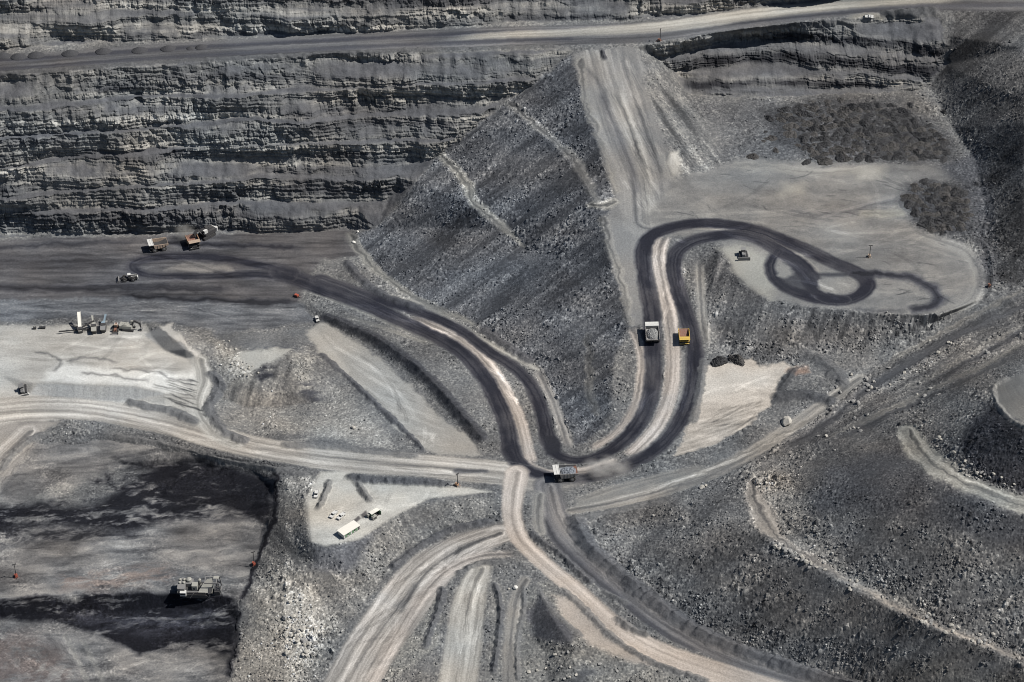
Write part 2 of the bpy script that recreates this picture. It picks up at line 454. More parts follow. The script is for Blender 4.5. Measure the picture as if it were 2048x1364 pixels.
# --- rubble bodies
Z_WALL = zone("highwall"); Z_DUMP = zone("spoil_dump"); Z_COAL = zone("coal_bench"); Z_PAD = zone("gravel_pad")
Z_PLAT = zone("dump_plateau"); Z_RAMP = zone("dozed_ramp"); Z_YARD = zone("compound_yard")
WALL = np.zeros(U.shape, f32)
def wall_area(ps, soft=8):
    win, m = poly(ps, soft)
    WALL[win] = np.maximum(WALL[win], m)
    put(win, m, (0.25, 0.245, 0.235), 0.35, Z_WALL)
CONTACT = [(1145, 105), (1082, 155), (1012, 205), (944, 262), (878, 310), (836, 360), (795, 410), (748, 455)]
wall_area([(-1500, 250), (-450, 182), (0, 153), (200, 139), (380, 127), (700, 111), (1000, 102), (1143, 98)] + CONTACT[1:]
          + [(700, 457), (620, 461), (300, 467), (0, 474), (-450, 500), (-1500, 560)])
wall_area([(-1500, -200), (3500, -250), (3500, -60), (2100, -20), (1800, -8), (1650, 2), (1500, 16), (1380, 32), (1250, 40), (1020, 46), (700, 64), (500, 74), (350, 80), (200, 86), (0, 96), (-450, 116), (-1500, 190)])
wall_area([(1300, 90), (1380, 75), (1500, 60), (1650, 45), (1760, 40), (1880, 34), (1892, 60), (1890, 130), (1860, 172), (1780, 186), (1650, 188), (1560, 194), (1450, 192), (1385, 190), (1345, 160)])
def streaks(win, m, ang, dark, seed, wav=13.0, ln=150.0, rough=0.5, bias=0.0):
    """tongues of finer, darker spoil running down a tipped slope"""
    ca, sa = math.cos(ang), math.sin(ang)
    x = U[win]; y = W2[win]
    al = x * ca + y * sa; ac = -x * sa + y * ca
    n = fbm(ac / wav, al / ln, seed, 3) + 0.5 * fbm(ac / (wav * 3), al / (ln * 2), seed + 3, 2)
    k = np.clip(n * 1.2 + bias, -1, 1)
    COL[win] *= (1 - (m * dark * k))[..., None]
    RGH[win] = RGH[win] * (1 - m * rough * np.clip(k, -0.35, 1))
    return k
win, m = area([(1145, 106)] + CONTACT[1:] + [(703, 468), (738, 512), (780, 562), (860, 612), (960, 652), (1075, 732), (1105, 782), (1130, 850), (1150, 892), (1190, 872),
              (1222, 825), (1222, 780), (1228, 710), (1258, 650), (1248, 610), (1225, 540), (1205, 440), (1232, 405), (1225, 375), (1205, 320), (1185, 255), (1160, 190)],
              (0.128, 0.132, 0.139), 0.95, 5, zid=Z_DUMP)
streaks(win, m, math.atan2(0.75 / ISO, -1.0), 0.30, 51, bias=0.05, rough=0.6)
win, m = area([(1300, 95), (1340, 130), (1400, 230), (1440, 310), (1452, 372), (1385, 365), (1347, 318), (1322, 258), (1297, 180)], (0.165, 0.165, 0.162), 0.9, 5, zid=Z_DUMP)
streaks(win, m, math.atan2(1.3, 0.6), 0.45, 57, wav=9, bias=0.0)
area([(1398, 205), (1560, 200), (1600, 300), (1640, 322), (1500, 318), (1445, 318)], (0.145, 0.145, 0.145), 0.85, 12)
area([(1590, 192), (1830, 182), (1900, 250), (1940, 320), (1900, 330), (1860, 245), (1780, 206), (1640, 202), (1545, 225)], (0.13, 0.126, 0.12), 0.9, 14)
win, m = area([(1905, 12), (3500, -40), (3500, 520), (2200, 520), (2060, 575), (1990, 560), (1977, 480), (1967, 400), (1950, 320), (1905, 255), (1885, 218), (1858, 172), (1890, 130)],
              (0.105, 0.103, 0.100), 0.85, 8, zid=Z_DUMP)
streaks(win, m, math.atan2(0.8 / ISO, -1.0), 0.35, 63, wav=16)
win, m = area([(1445, 489), (1475, 552), (1540, 604), (1640, 618), (1750, 628), (1880, 631), (1950, 606), (1962, 600), (1850, 657), (1750, 694), (1650, 714), (1580, 728), (1480, 718), (1440, 702), (1424, 640), (1412, 560), (1402, 500)],
              (0.148, 0.147, 0.146), 0.92, 5, zid=Z_DUMP)
streaks(win, m, math.atan2(1.0, -0.25), 0.28, 71, wav=12)
# terraces lower right
win, m = area([(1150, 1050), (1300, 1000), (1450, 955), (1600, 880), (1720, 812), (1800, 800), (1990, 740), (2120, 740), (3500, 700), (3500, 2050), (2470, 1665), (2000, 1482), (1720, 1376), (1640, 1342), (1520, 1308), (1402, 1258), (1312, 1198), (1242, 1148), (1182, 1098)],
              (0.142, 0.139, 0.135), 1.0, 6, zid=Z_DUMP)
streaks(win, m, math.atan2(0.95 / ISO, -1.0), 0.20, 77, wav=21, ln=190)
area([(1990, 800), (2010, 832), (2048, 860), (2300, 950), (2300, 1040), (2048, 986), (1950, 945), (1920, 900), (1940, 850)], (0.066, 0.066, 0.07), 0.75, 10)
area([(1650, 960), (1800, 890), (1815, 930), (1700, 1000), (1560, 1080), (1540, 1060)], (0.12, 0.118, 0.115), 0.75, 14)
area([(1900, 1290), (2100, 1360), (2100, 1500), (1700, 1400)], (0.13, 0.122, 0.11), 0.9, 30, strength=0.8)
area([(1500, 1110), (1560, 1096), (1750, 1205), (1960, 1300), (2048, 1340), (1960, 1350), (1750, 1270), (1560, 1180)], (0.14, 0.135, 0.13), 0.7, 14, strength=0.6)
area([(1650, 935), (1800, 885), (1850, 955), (2048, 1036), (2300, 1110), (2300, 1180), (2048, 1110), (1850, 1045), (1700, 1020), (1610, 1030)], (0.105, 0.104, 0.106), 0.55, 18, strength=0.8)
area([(1495, 950), (1565, 940), (1605, 995), (1650, 1080), (1720, 1150), (1860, 1225), (1850, 1240), (1700, 1170), (1560, 1100), (1505, 1030)], (0.20, 0.191, 0.178), 1.0, 18, strength=0.65)
# valley of loose rock on the right
win, m = area([(1500, 930), (1620, 850), (1700, 770), (1800, 712), (1950, 640), (2048, 600), (3500, 480), (3500, 620), (2100, 690), (1950, 735), (1800, 800), (1650, 870)], (0.17, 0.162, 0.153), 1.15, 10)
streaks(win, m, math.atan2(-0.62 / ISO, 1.0), 0.28, 83, wav=13, ln=220, rough=0.4)
# slopes either side of the compound and above the coal pit
win, m = area([(555, 960), (640, 950), (616, 1010), (624, 1088), (655, 1092), (752, 1058), (832, 1010), (985, 990), (990, 1030), (880, 1078), (782, 1140), (700, 1240), (640, 1364), (560, 1560), (420, 1560), (470, 1300), (505, 1160), (540, 1060)],
              (0.19, 0.187, 0.18), 0.95, 5, zid=Z_DUMP)
streaks(win, m, math.atan2(0.8, 0.35), 0.25, 91, wav=11)
area([(625, 1092), (660, 1094), (752, 1062), (720, 1120), (690, 1150), (625, 1140)], (0.14, 0.14, 0.145), 0.45, 12)
area([(545, 1120), (600, 1150), (660, 1260), (610, 1364), (470, 1364), (500, 1230)], (0.29, 0.282, 0.265), 1.0, 16, strength=0.75)
area([(560, 1190), (620, 1170), (650, 1260), (600, 1340), (540, 1300)], (0.34, 0.325, 0.30), 1.4, 16, strength=0.7)
area([(430, 690), (600, 690), (660, 760), (760, 850), (800, 905), (600, 895), (440, 855), (425, 800)], (0.205, 0.202, 0.195), 0.62, 12)
area([(800, 1180), (880, 1165), (880, 1290), (780, 1364), (760, 1364)], (0.21, 0.208, 0.198), 0.7, 8)
area([(985, 1160), (1010, 1180), (1000, 1364), (965, 1364)], (0.19, 0.187, 0.18), 0.8, 5)
area([(1040, 1180), (1100, 1160), (1120, 1190), (1180, 1250), (1280, 1330), (1400, 1364), (1500, 1410), (1040, 1450)], (0.175, 0.173, 0.165), 0.9, 8)
area([(1052, 1225), (1080, 1190), (1100, 1215), (1150, 1270), (1140, 1290), (1070, 1275)], (0.11, 0.11, 0.115), 0.35, 8)  # dark mound; deep shadow of the notch is painted into its colour
area([(1170, 1330), (1190, 1345), (1150, 1390), (1110, 1390)], (0.10, 0.10, 0.10), 0.35, 8)

# --- worked flats
win, m = area([(-1500, 540), (0, 478), (300, 470), (620, 463), (700, 460), (735, 510), (640, 520), (620, 560), (590, 606), (300, 594), (0, 602), (-1500, 700)], (0.118, 0.113, 0.113), 0.18, 5, zid=Z_COAL)
n = fbm((U[win] + 8 * vnoise(U[win] / 20, W2[win] / 20, 11)) / 70, W2[win] / 8, 103, 5, 0.62); mul(win, 1 + 0.36 * m * n)
win, m = area([(-1500, 700), (0, 600), (300, 593), (600, 606), (632, 640), (440, 672), (420, 660), (290, 642), (160, 634), (60, 641), (-100, 647), (-1500, 770)], (0.145, 0.15, 0.158), 0.3, 6)
n = fbm(U[win] / 50, W2[win] / 9, 101, 4); mul(win, 1 + 0.35 * m * n)
area([(430, 670), (630, 650), (625, 690), (560, 700), (450, 700)], (0.155, 0.158, 0.16), 0.35, 12)
win, m = area([(-1500, 780), (-100, 655), (60, 650), (290, 650), (318, 690), (392, 718), (422, 740), (416, 790), (425, 835), (446, 872), (380, 852), (300, 818), (200, 806), (60, 800), (-100, 810), (-1500, 950)], (0.33, 0.323, 0.308), 0.05, 5, zid=Z_PAD)
n = fbm(U[win] / 60, W2[win] / 14, 107, 4); mul(win, 1 + 0.16 * m * n)
area([(80, 762), (120, 722), (200, 735), (290, 742), (400, 745), (395, 784), (330, 784), (270, 770)], (0.45, 0.445, 0.43), 0.0, 8)
area([(60, 788), (74, 768), (270, 774), (325, 788), (250, 804), (150, 800)], (0.34, 0.342, 0.34), 0.02, 4, rag=False)  # stockpile face: its dimmer light is put into a darker colour than the top
win, m = poly([(60, 788), (74, 768), (270, 774), (325, 788), (250, 804), (150, 800)], 4, False)
DZS = 0.5 * vnoise(U[win] / 7, W2[win] / 60, 109) + 0.3 * vnoise(U[win] / 3, W2[win] / 50, 110); mul(win, 1 + 0.16 * m * DZS)
area([(292, 668), (318, 654), (345, 675), (372, 700), (388, 716), (372, 718), (328, 703)], (0.24, 0.245, 0.25), 0.02, 4)  # shadow side of the small stockpile, painted as a darker colour
area([(345, 650), (352, 672), (392, 712), (412, 712), (430, 735), (455, 712), (400, 672)], (0.19, 0.19, 0.188), 0.8, 6)
area([(455, 712), (520, 696), (580, 697), (575, 708), (490, 748), (458, 740)], (0.33, 0.33, 0.315), 0.05, 4)
win, m = area([(612, 658), (650, 640), (740, 702), (822, 772), (882, 832), (945, 882), (960, 912), (872, 914), (800, 862), (720, 782), (640, 712)], (0.295, 0.29, 0.278), 0.07, 5, zid=Z_PAD)
win, m = area([(1145, 105), (1272, 92), (1295, 180), (1330, 290), (1360, 360), (1440, 378), (1500, 400), (1440, 440), (1300, 470), (1275, 540), (1290, 650), (1262, 652), (1248, 612), (1225, 540), (1205, 440), (1232, 405), (1225, 375), (1205, 320), (1185, 255), (1162, 190)], (0.215, 0.214, 0.212), 0.12, 5, zid=Z_RAMP)
RAMP_C = [(1208, 96), (1232, 190), (1262, 280), (1292, 360), (1300, 440)]
win, d, side, s, w = along(RAMP_C, 66, rag=False)
mk = np.clip((w - d) / 30, 0, 1) * (ZONE[win] == Z_RAMP)
st = fbm(side / 7, s / 260, 301, 4, 0.6) * 0.75 + 0.5 * vnoise(side / 16, s / 400, 303)
mul(win, 1 + 0.42 * mk * st)
for ps, c, hw, stg in (([(1200, 180), (1222, 235), (1248, 300), (1268, 350), (1278, 395)], (0.10, 0.10, 0.108), 5, 0.8), ([(1168, 130), (1200, 170), (1222, 215)], (0.14, 0.14, 0.145), 5, 0.6),
                       ([(1228, 180), (1262, 260), (1288, 340), (1300, 420), (1304, 460)], (0.33, 0.325, 0.31), 12, 0.6), ([(1240, 110), (1256, 160), (1278, 220)], (0.32, 0.31, 0.30), 9, 0.6),
                       ([(1330, 300), (1345, 350), (1400, 385), (1440, 400)], (0.31, 0.305, 0.29), 9, 0.6)):
    band(ps, c, 0.05, hw, 9, streak=0.45, strength=stg, fade=25)
win, m = area([(1345, 362), (1440, 330), (1480, 318), (1620, 322), (1800, 326), (1905, 322), (1945, 345), (1880, 368), (1830, 375), (1800, 400), (1825, 450), (1880, 485), (1935, 505), (1965, 560), (1935, 610), (1880, 630), (1640, 616), (1540, 602), (1475, 552), (1445, 489), (1320, 468), (1290, 440)], (0.205, 0.201, 0.194), 0.10, 7, zid=Z_PLAT)
n = fbm(U[win] / 70, W2[win] / 22, 113, 5); mul(win, 1 + 0.16 * m * n + 0.10 * m * fbm(U[win] / 14, W2[win] / 10, 115, 4, 0.65))
band([(1560, 420), (1660, 430), (1760, 405), (1830, 395)], (0.16, 0.16, 0.162), 0.05, 13, 12, streak=0.2, rag=True, strength=0.8, fade=40)
band([(1450, 330), (1560, 336), (1650, 345), (1760, 335)], (0.30, 0.29, 0.27), 0.0, 9, 10, streak=0.3, rag=True, strength=0.7, fade=40)
band([(1730, 430), (1800, 425)], (0.34, 0.33, 0.29), 0.0, 9, 10, streak=0.2, rag=True, strength=0.7)
for (u, v) in ((1585, 378), (1741, 345)):
    area([(u - 22, v - 10), (u + 22, v - 12), (u + 24, v + 8), (u - 20, v + 12)], (0.36, 0.35, 0.32), 0.02, 14, strength=0.6)
band([(1815, 460), (1880, 482), (1935, 505), (1962, 555), (1940, 605), (1880, 625)], (0.28, 0.278, 0.27), 0.02, 16, 8, streak=0.3, strength=0.7, fade=40)
area([(1870, 330), (1960, 300), (1985, 400), (1990, 560), (1970, 580), (1945, 440), (1920, 370)], (0.095, 0.095, 0.098), 0.5, 14)
area([(1520, 222), (1640, 196), (1790, 200), (1860, 240), (1905, 285), (1912, 322), (1860, 326), (1760, 322), (1690, 320), (1650, 327), (1610, 312), (1550, 280)], (0.082, 0.081, 0.081), 0.7, 15, strength=0.9)
area([(1808, 366), (1850, 358), (1930, 370), (1955, 430), (1945, 472), (1880, 474), (1838, 459), (1818, 432), (1800, 404)], (0.078, 0.077, 0.078), 0.7, 13, strength=0.9)
area([(1440, 495), (1480, 490), (1545, 520), (1545, 600), (1480, 555)], (0.27, 0.268, 0.25), 0.06, 10)
win, m = area([(640, 945), (700, 942), (705, 966), (745, 968), (935, 975), (985, 984), (860, 996), (790, 1032), (720, 1078), (650, 1092), (620, 1082), (608, 1010)], (0.365, 0.357, 0.335), 0.03, 4, rag=False, zid=Z_YARD)
n = fbm(U[win] / 30, W2[win] / 16, 117, 4); mul(win, 1 + 0.10 * m * n)
area([(720, 1030), (732, 1022), (738, 1028), (725, 1037)], (0.13, 0.12, 0.115), 0, 2, rag=False)
area([(706, 1040), (716, 1032), (722, 1037), (712, 1045)], (0.13, 0.12, 0.115), 0, 2, rag=False)
area([(320, 651), (346, 649), (374, 690), (404, 712), (392, 714), (372, 699), (345, 674)], (0.34, 0.335, 0.325), 0.0, 3)  # sunlit back of the small stockpile, painted as a paler colour
for ps in ([(215, 739), (290, 741), (330, 752), (398, 764)], [(130, 722), (180, 716), (240, 726)], [(160, 747), (230, 752), (300, 762)], [(60, 700), (120, 720), (100, 745)]):
    band([(u, v, 3) for u, v in ps], (0.17, 0.17, 0.172), 0.25, None, 4, streak=0.4, rag=True, strength=0.75, fade=12)
# lower-left coal pit
win, m = area([(-1500, 1120), (0, 905), (60, 890), (200, 880), (420, 912), (510, 948), (552, 958), (548, 1010), (535, 1060), (515, 1110), (502, 1155), (480, 1200), (472, 1290), (455, 1364), (420, 1560), (-1500, 1900)], (0.225, 0.218, 0.212), 0.12, 4, zid=Z_COAL)
n = fbm((U[win] + 12 * vnoise(U[win] / 30, W2[win] / 30, 3)) / 70, (W2[win] + 0.1 * U[win] + 10 * vnoise(U[win] / 40, W2[win] / 20, 4)) / 20, 121, 5, 0.62); mul(win, 0.82 + 0.42 * m * n)
def coal(ps, col, st, soft=16, seed=0, fx=48, fy=17, solid=0.72):
    win, m = poly(ps, soft)
    x = U[win] + 0.35 * W2[win] + 6 * fbm(U[win] / 40, W2[win] / 30, 151 + seed, 3); y = W2[win] + 0.12 * U[win] + 6 * fbm(U[win] / 35, W2[win] / 25, 161 + seed, 3)
    n = fbm(x / fx, y / fy, 131 + seed, 5, 0.62) + 0.35 * fbm(x / 9, y / 5, 141 + seed, 3)
    n = np.clip(solid - 0.1 + 1.35 * n, 0, 1)
    put(win, m * n * st, col, 0.25)
BLK = (0.026, 0.026, 0.031)
coal([(215, 935), (240, 918), (310, 925), (400, 915), (540, 958), (552, 1000), (540, 1055), (490, 1035), (360, 1040), (250, 1065), (100, 1050), (0, 1060), (-200, 1080), (-200, 1030), (0, 1010), (130, 1000)], BLK, 0.97, seed=1, solid=0.98)
coal([(420, 925), (505, 952), (545, 965), (545, 1010), (520, 1035), (430, 1010), (330, 1000), (300, 960), (330, 925)], BLK, 0.95, 10, seed=9, solid=1.45)
coal([(235, 940), (300, 925), (330, 945), (290, 975), (180, 1010), (60, 1020), (100, 1000)], BLK, 0.95, 8, seed=10, solid=1.1)
coal([(60, 985), (230, 935), (300, 940), (180, 1010), (60, 1010)], (0.25, 0.25, 0.24), 0.5, seed=2)
coal([(-200, 1120), (0, 1045), (160, 1050), (330, 1075), (180, 1085), (0, 1090)], BLK, 0.8, seed=3)
coal([(30, 1196), (200, 1186), (360, 1184), (470, 1196), (478, 1240), (465, 1310), (400, 1290), (280, 1312), (200, 1270), (110, 1245), (-150, 1230)], BLK, 1.0, 7, seed=4, fx=90, fy=30, solid=1.35)  # black coal, with the shadow of the bench face painted in
coal([(120, 1215), (250, 1235), (430, 1215), (440, 1260), (300, 1270), (170, 1255)], (0.075, 0.075, 0.088), 0.6, seed=5)
coal([(-300, 1250), (60, 1270), (130, 1310), (200, 1420), (-300, 1500)], (0.15, 0.125, 0.115), 0.9, 30, seed=6, fx=40, fy=90)
coal([(120, 1150), (330, 1130), (350, 1160), (200, 1180), (120, 1180)], (0.23, 0.18, 0.155), 0.7, seed=7)
band([(552, 950), (551, 1000), (541, 1060), (517, 1118), (503, 1160), (482, 1196)], (0.03, 0.03, 0.035), 0.25, 5, 3, streak=0.2, rag=True, strength=0.95)
band([(474, 1230), (470, 1290), (455, 1350)], (0.04, 0.04, 0.045), 0.3, 7, 5, streak=0.2, rag=True, strength=0.85)
for q in ([(130, 1270), (150, 1310), (175, 1364)], [(165, 1280), (185, 1320), (205, 1364)]):
    band(q, (0.32, 0.31, 0.29), 0.0, 3.5, 4, streak=0.3, strength=0.6)
coal([(508, 748), (528, 735), (548, 734), (544, 752), (522, 764)], (0.045, 0.045, 0.05), 0.95, 5, seed=12, solid=1.0)
coal([(486, 800), (500, 760), (530, 765), (545, 800), (580, 808), (480, 815)], (0.10, 0.10, 0.105), 0.8, 10, seed=13)
win, m = area([(468, 746), (495, 753), (540, 731), (584, 709), (600, 740), (640, 802), (560, 816), (490, 816), (444, 797)], (0.165, 0.158, 0.148), 0.55, 5)
mul(win, 1 + 0.38 * m * fbm(U[win] / 8 + 0.2 * W2[win] / 8, W2[win] / 80, 119, 3))
area([(425, 678), (470, 698), (505, 758), (475, 775), (440, 730), (432, 700)], (0.27, 0.262, 0.245), 1.0, 10, strength=0.8)
area([(585, 708), (628, 716), (622, 772), (600, 790), (588, 742)], (0.27, 0.262, 0.245), 0.95, 9, strength=0.8)
area([(540, 830), (640, 835), (720, 855), (700, 872), (560, 862)], (0.235, 0.228, 0.215), 0.95, 12, strength=0.7)
coal([(508, 748), (528, 735), (548, 734), (544, 752), (522, 764)], (0.045, 0.045, 0.05), 0.95, 5, seed=12, solid=1.0)
coal([(600, 765), (625, 770), (660, 800), (640, 806), (600, 790)], (0.085, 0.085, 0.092), 0.9, 10, seed=14)
coal([(470, 690), (520, 680), (600, 690), (600, 700), (520, 700)], (0.10, 0.105, 0.115), 0.8, 8, seed=15)
coal([(560, 865), (700, 880), (800, 905), (780, 915), (620, 895), (540, 880)], (0.10, 0.10, 0.10), 0.7, 10, seed=16)
# sand-coloured flats
win, m = area([(1392, 740), (1420, 728), (1470, 727), (1500, 717), (1520, 735), (1562, 726), (1588, 735), (1556, 760), (1552, 790), (1500, 850), (1420, 892), (1350, 912), (1376, 850), (1392, 790)], (0.43, 0.392, 0.352), 0.04, 3.5, zid=Z_PAD)
mul(win, 1 + m * (0.12 * fbm(U[win] / 40, W2[win] / 12, 139, 4) + 0.06 * fbm(U[win] / 6, W2[win] / 6, 140, 3)))
area([(1400, 735), (1540, 735), (1530, 770), (1480, 800), (1400, 795)], (0.47, 0.43, 0.385), 0.03, 14, strength=0.8)
n = fbm((U[win] * 0.5 + W2[win]) / 6, (U[win] - W2[win] * .5) / 60, 137, 3)
g = np.clip((W2[win] * ISO - 800) / 50, 0, 1); mul(win, 1 - m * g * (0.16 - 0.2 * n))
area([(1105, 1190), (1140, 1195), (1210, 1275), (1300, 1328), (1260, 1325), (1180, 1290), (1125, 1235)], (0.30, 0.275, 0.255), 0.15, 8)
area([(1575, 738), (1610, 735), (1618, 745), (1590, 752)], (0.30, 0.20, 0.15), 0.2, 8, strength=0.7)

# --- roads
Z_TOP = zone("long_haul_road"); Z_DARK = zone("coal_haul_road"); Z_PALE = zone("gravel_haul_road"); Z_TRK = zone("old_track"); Z_MED = zone("road_median")
UP = [(-1500, 210), (-450, 146), (0, 130), (200, 116), (380, 104), (700, 87), (1000, 74), (1140, 70), (1290, 64), (1400, 50), (1500, 36), (1650, 19), (1800, 9), (1920, 7), (2060, 6), (2600, -10)]
band([(u, v, 32 - 8 * max(0, min(1, (u - 1300) / 500))) for u, v in UP], (0.135, 0.132, 0.132), 0.05, None, 4, zid=Z_TOP, streak=0.5)
band([(u, v - 9, 6) for u, v in UP[:9]], (0.075, 0.075, 0.085), 0.02, None, 4, streak=0.35, strength=0.85)
band([(u, v + 8, 6) for u, v in UP[:8]], (0.085, 0.085, 0.094), 0.02, None, 4, streak=0.35, strength=0.8)
band([(880, 79, 3), (1000, 70, 8), (1140, 65, 10), (1290, 56, 15), (1400, 43, 17), (1500, 29, 17), (1650, 13, 14), (1800, 4, 10), (1930, 0, 6)], (0.37, 0.355, 0.325), 0.0, None, 6, streak=0.3, strength=0.85, fade=60)
band([(1450, 50, 4), (1650, 28, 6), (1800, 15, 6), (1960, 11, 6), (2100, 10, 6)], (0.10, 0.10, 0.108), 0.0, None, 4, streak=0.2, strength=0.8, fade=40)
band([(1690, 36), (1745, 30), (1765, 40), (1800, 47), (1850, 54)], (0.38, 0.36, 0.32), 0.1, 6, 5, streak=0.3, strength=0.8, fade=20)
DK = (0.044, 0.044, 0.054)
# pit floor tracks
for ps, c, st in (([(300, 488, 6), (420, 490, 7), (540, 491, 7), (606, 498, 6)], DK, 0.8),
                  ([(-100, 515, 14), (60, 525, 20), (160, 520, 20), (250, 530, 20)], (0.075, 0.072, 0.074), 0.7),
                  ([(-100, 572, 12), (120, 575, 12), (330, 575, 12), (468, 579, 9)], (0.06, 0.058, 0.062), 0.85),
                  ([(240, 590, 7), (420, 600, 9), (540, 604, 10), (600, 606, 8)], (0.05, 0.05, 0.056), 0.9),
                  ([(-100, 500, 6), (120, 488, 6), (280, 482, 5)], (0.06, 0.06, 0.068), 0.7)):
    band(ps, c, 0.02, None, 6, streak=0.35, rag=True, strength=st, fade=25)
band([(300, 553), (400, 552), (520, 556)], (0.05, 0.05, 0.056), 0.0, 8, 5, streak=0.4, strength=0.85, fade=20)
PALE_SH = (0.36, 0.325, 0.30)
for ps, c, hw in (([(820, 632), (905, 670), (962, 712), (1002, 768), (1036, 832), (1052, 890), (1062, 930)], PALE_SH, 13),
                  ([(1035, 905), (1052, 930), (1100, 948), (1180, 940), (1240, 920)], PALE_SH, 13),
                  ([(1330, 470), (1318, 500), (1322, 545), (1338, 620), (1346, 700), (1342, 780), (1312, 855), (1255, 915)], PALE_SH, 15),
                  ([(1380, 455), (1450, 458), (1520, 470), (1600, 515), (1640, 550)], (0.33, 0.31, 0.285), 5),
                  ([(1262, 655), (1281, 700), (1282, 750), (1270, 810), (1232, 865), (1180, 900)], PALE_SH, 8),
                  ([(640, 545), (720, 585), (820, 602), (900, 640), (960, 676), (1030, 716), (1090, 745)], (0.29, 0.285, 0.27), 6),
                  ([(1075, 740), (1105, 800), (1130, 870), (1140, 900)], (0.27, 0.26, 0.25), 9),
                  ([(610, 578), (700, 612), (800, 655), (880, 690)], (0.29, 0.285, 0.265), 4),
                  ([(690, 630), (780, 660), (860, 690)], (0.30, 0.295, 0.275), 3),
                  ([(1398, 520), (1402, 600), (1412, 690)], (0.25, 0.245, 0.235), 9),
                  ([(1380, 700), (1372, 800), (1330, 880), (1250, 935)], (0.2, 0.195, 0.19), 16)):
    band(ps, c, 0.06, hw, 4, streak=0.45, zid=Z_MED if hw > 10 else None, strength=0.9, fade=20)
LOWER = [(560, 545, 22), (640, 574, 24), (720, 604, 21), (800, 640, 19), (900, 688, 18), (950, 732, 18), (990, 792, 18), (1013, 850, 18), (1022, 900, 18), (1042, 932, 17), (1090, 952, 15), (1150, 958, 14),
         (1220, 944, 14), (1290, 914, 16), (1350, 858, 17), (1384, 780, 17), (1389, 700, 17), (1376, 640, 17), (1353, 572, 17), (1347, 522, 17), (1366, 492, 17), (1410, 475, 16), (1468, 469, 16), (1519, 479, 17),
         (1556, 500, 18), (1590, 522, 19), (1614, 546, 20), (1630, 572, 20), (1652, 594, 17), (1690, 600, 13)]
UPPER = [(640, 560, 18), (720, 588, 17), (800, 612, 15), (880, 640, 14), (932, 668, 14), (982, 706, 14), (1030, 737, 15), (1066, 778, 15), (1086, 832, 15), (1096, 882, 16), (1112, 908, 14), (1152, 921, 12),
         (1212, 906, 15), (1262, 866, 17), (1295, 812, 17), (1306, 750, 18), (1305, 690, 18), (1303, 620, 18), (1291, 555, 17), (1287, 500, 17), (1308, 468, 17), (1370, 449, 16), (1440, 447, 16), (1520, 462, 16),
         (1600, 494, 17), (1670, 526, 18), (1716, 546, 18), (1735, 570, 17), (1716, 592, 16), (1673, 602, 15), (1621, 593, 17), (1576, 579, 14), (1548, 556, 12), (1540, 528, 11), (1556, 503, 12)]
DKV = (0.062, 0.061, 0.072)
def coal_road(ps, soft=3.6):
    """coal-dusted running surface: worn dark wheel paths, dusty edges, spilt fines"""
    win, d, side, s, w = along(ps, None, rag=False)
    n1 = fbm(side / 14, s / 60, 171, 4, 0.6); n2 = vnoise(side / 3.2, s / 110, 173); n3 = fbm(U[win] / 45, W2[win] / 45, 175, 3)
    m = np.clip((w + 2.2 * n1 - d) / soft * 0.5 + 0.5, 0, 1)
    x = np.abs(side) / np.maximum(w, 1)
    rut = np.exp(-((x - 0.40) / 0.17) ** 2)
    k = np.clip(0.24 - 0.22 * rut + 0.24 * n1 + 0.20 * n2 + 0.10 * vnoise(side / 1.6, s / 240, 174) + 0.24 * n3 + 0.35 * np.clip(x - 0.78, 0, 1), 0, 1)[..., None]
    c = np.array(DK, f32) * (1 - k) + np.array((0.135, 0.128, 0.130), f32) * k
    if not np.any(ZONE[win] == Z_DARK):
        f = m
    else:
        f = np.where(ZONE[win] == Z_DARK, m * 0.55, m)
    COL[win] = COL[win] + (c - COL[win]) * f[..., None]
    RGH[win] *= (1 - m)
    z = ZONE[win]; z[m > 0.5] = Z_DARK
coal_road([(580, 545, 22), (520, 530, 14), (430, 515, 15), (340, 513, 14), (285, 520, 15), (266, 535, 15), (300, 551, 10), (400, 553, 11), (500, 548, 13), (580, 553, 16)], 7)
coal_road(LOWER); coal_road(UPPER)
win, m = poly([(1548, 545), (1600, 535), (1628, 556), (1640, 585), (1600, 590), (1560, 575)], 6); put(win, m * 0.75, (0.055, 0.055, 0.064), 0.0)
band([(1620, 550, 5), (1690, 549, 7)], (0.075, 0.075, 0.083), 0.0, None, 4, streak=0.1, strength=0.8)
band([(1710, 549, 9), (1760, 548, 10), (1820, 556, 13), (1862, 575, 14), (1880, 597, 14), (1866, 613, 13), (1830, 619, 9)], (0.068, 0.068, 0.077), 0.0, None, 7, zid=Z_DARK, streak=0.3, rag=True)
band([(1820, 618, 4), (1760, 622, 4), (1700, 616, 3)], (0.12, 0.12, 0.125), 0.0, None, 6, streak=0.3, rag=True, strength=0.6, fade=20)
area([(1634, 564), (1650, 555), (1684, 557), (1704, 574), (1690, 588), (1652, 588), (1637, 578)], (0.24, 0.235, 0.225), 0.05, 4, zid=Z_PLAT)
area([(1552, 536), (1562, 528), (1588, 548), (1572, 557), (1556, 552)], (0.23, 0.225, 0.215), 0.05, 4, zid=Z_PLAT)
area([(330, 535), (380, 526), (460, 528), (468, 540), (400, 545), (330, 543)], (0.20, 0.19, 0.182), 0.05, 5, zid=Z_COAL)
area([(1088, 872), (1112, 868), (1122, 885), (1120, 905), (1095, 910)], (0.05, 0.05, 0.058), 0.1, 4)
PALE = (0.305, 0.28, 0.256)
GRY = (0.30, 0.287, 0.27)
area([(-300, 830), (0, 815), (115, 842), (70, 872), (30, 915), (5, 950), (-300, 1080)], (0.285, 0.27, 0.255), 0.02, 5, zid=Z_PALE)
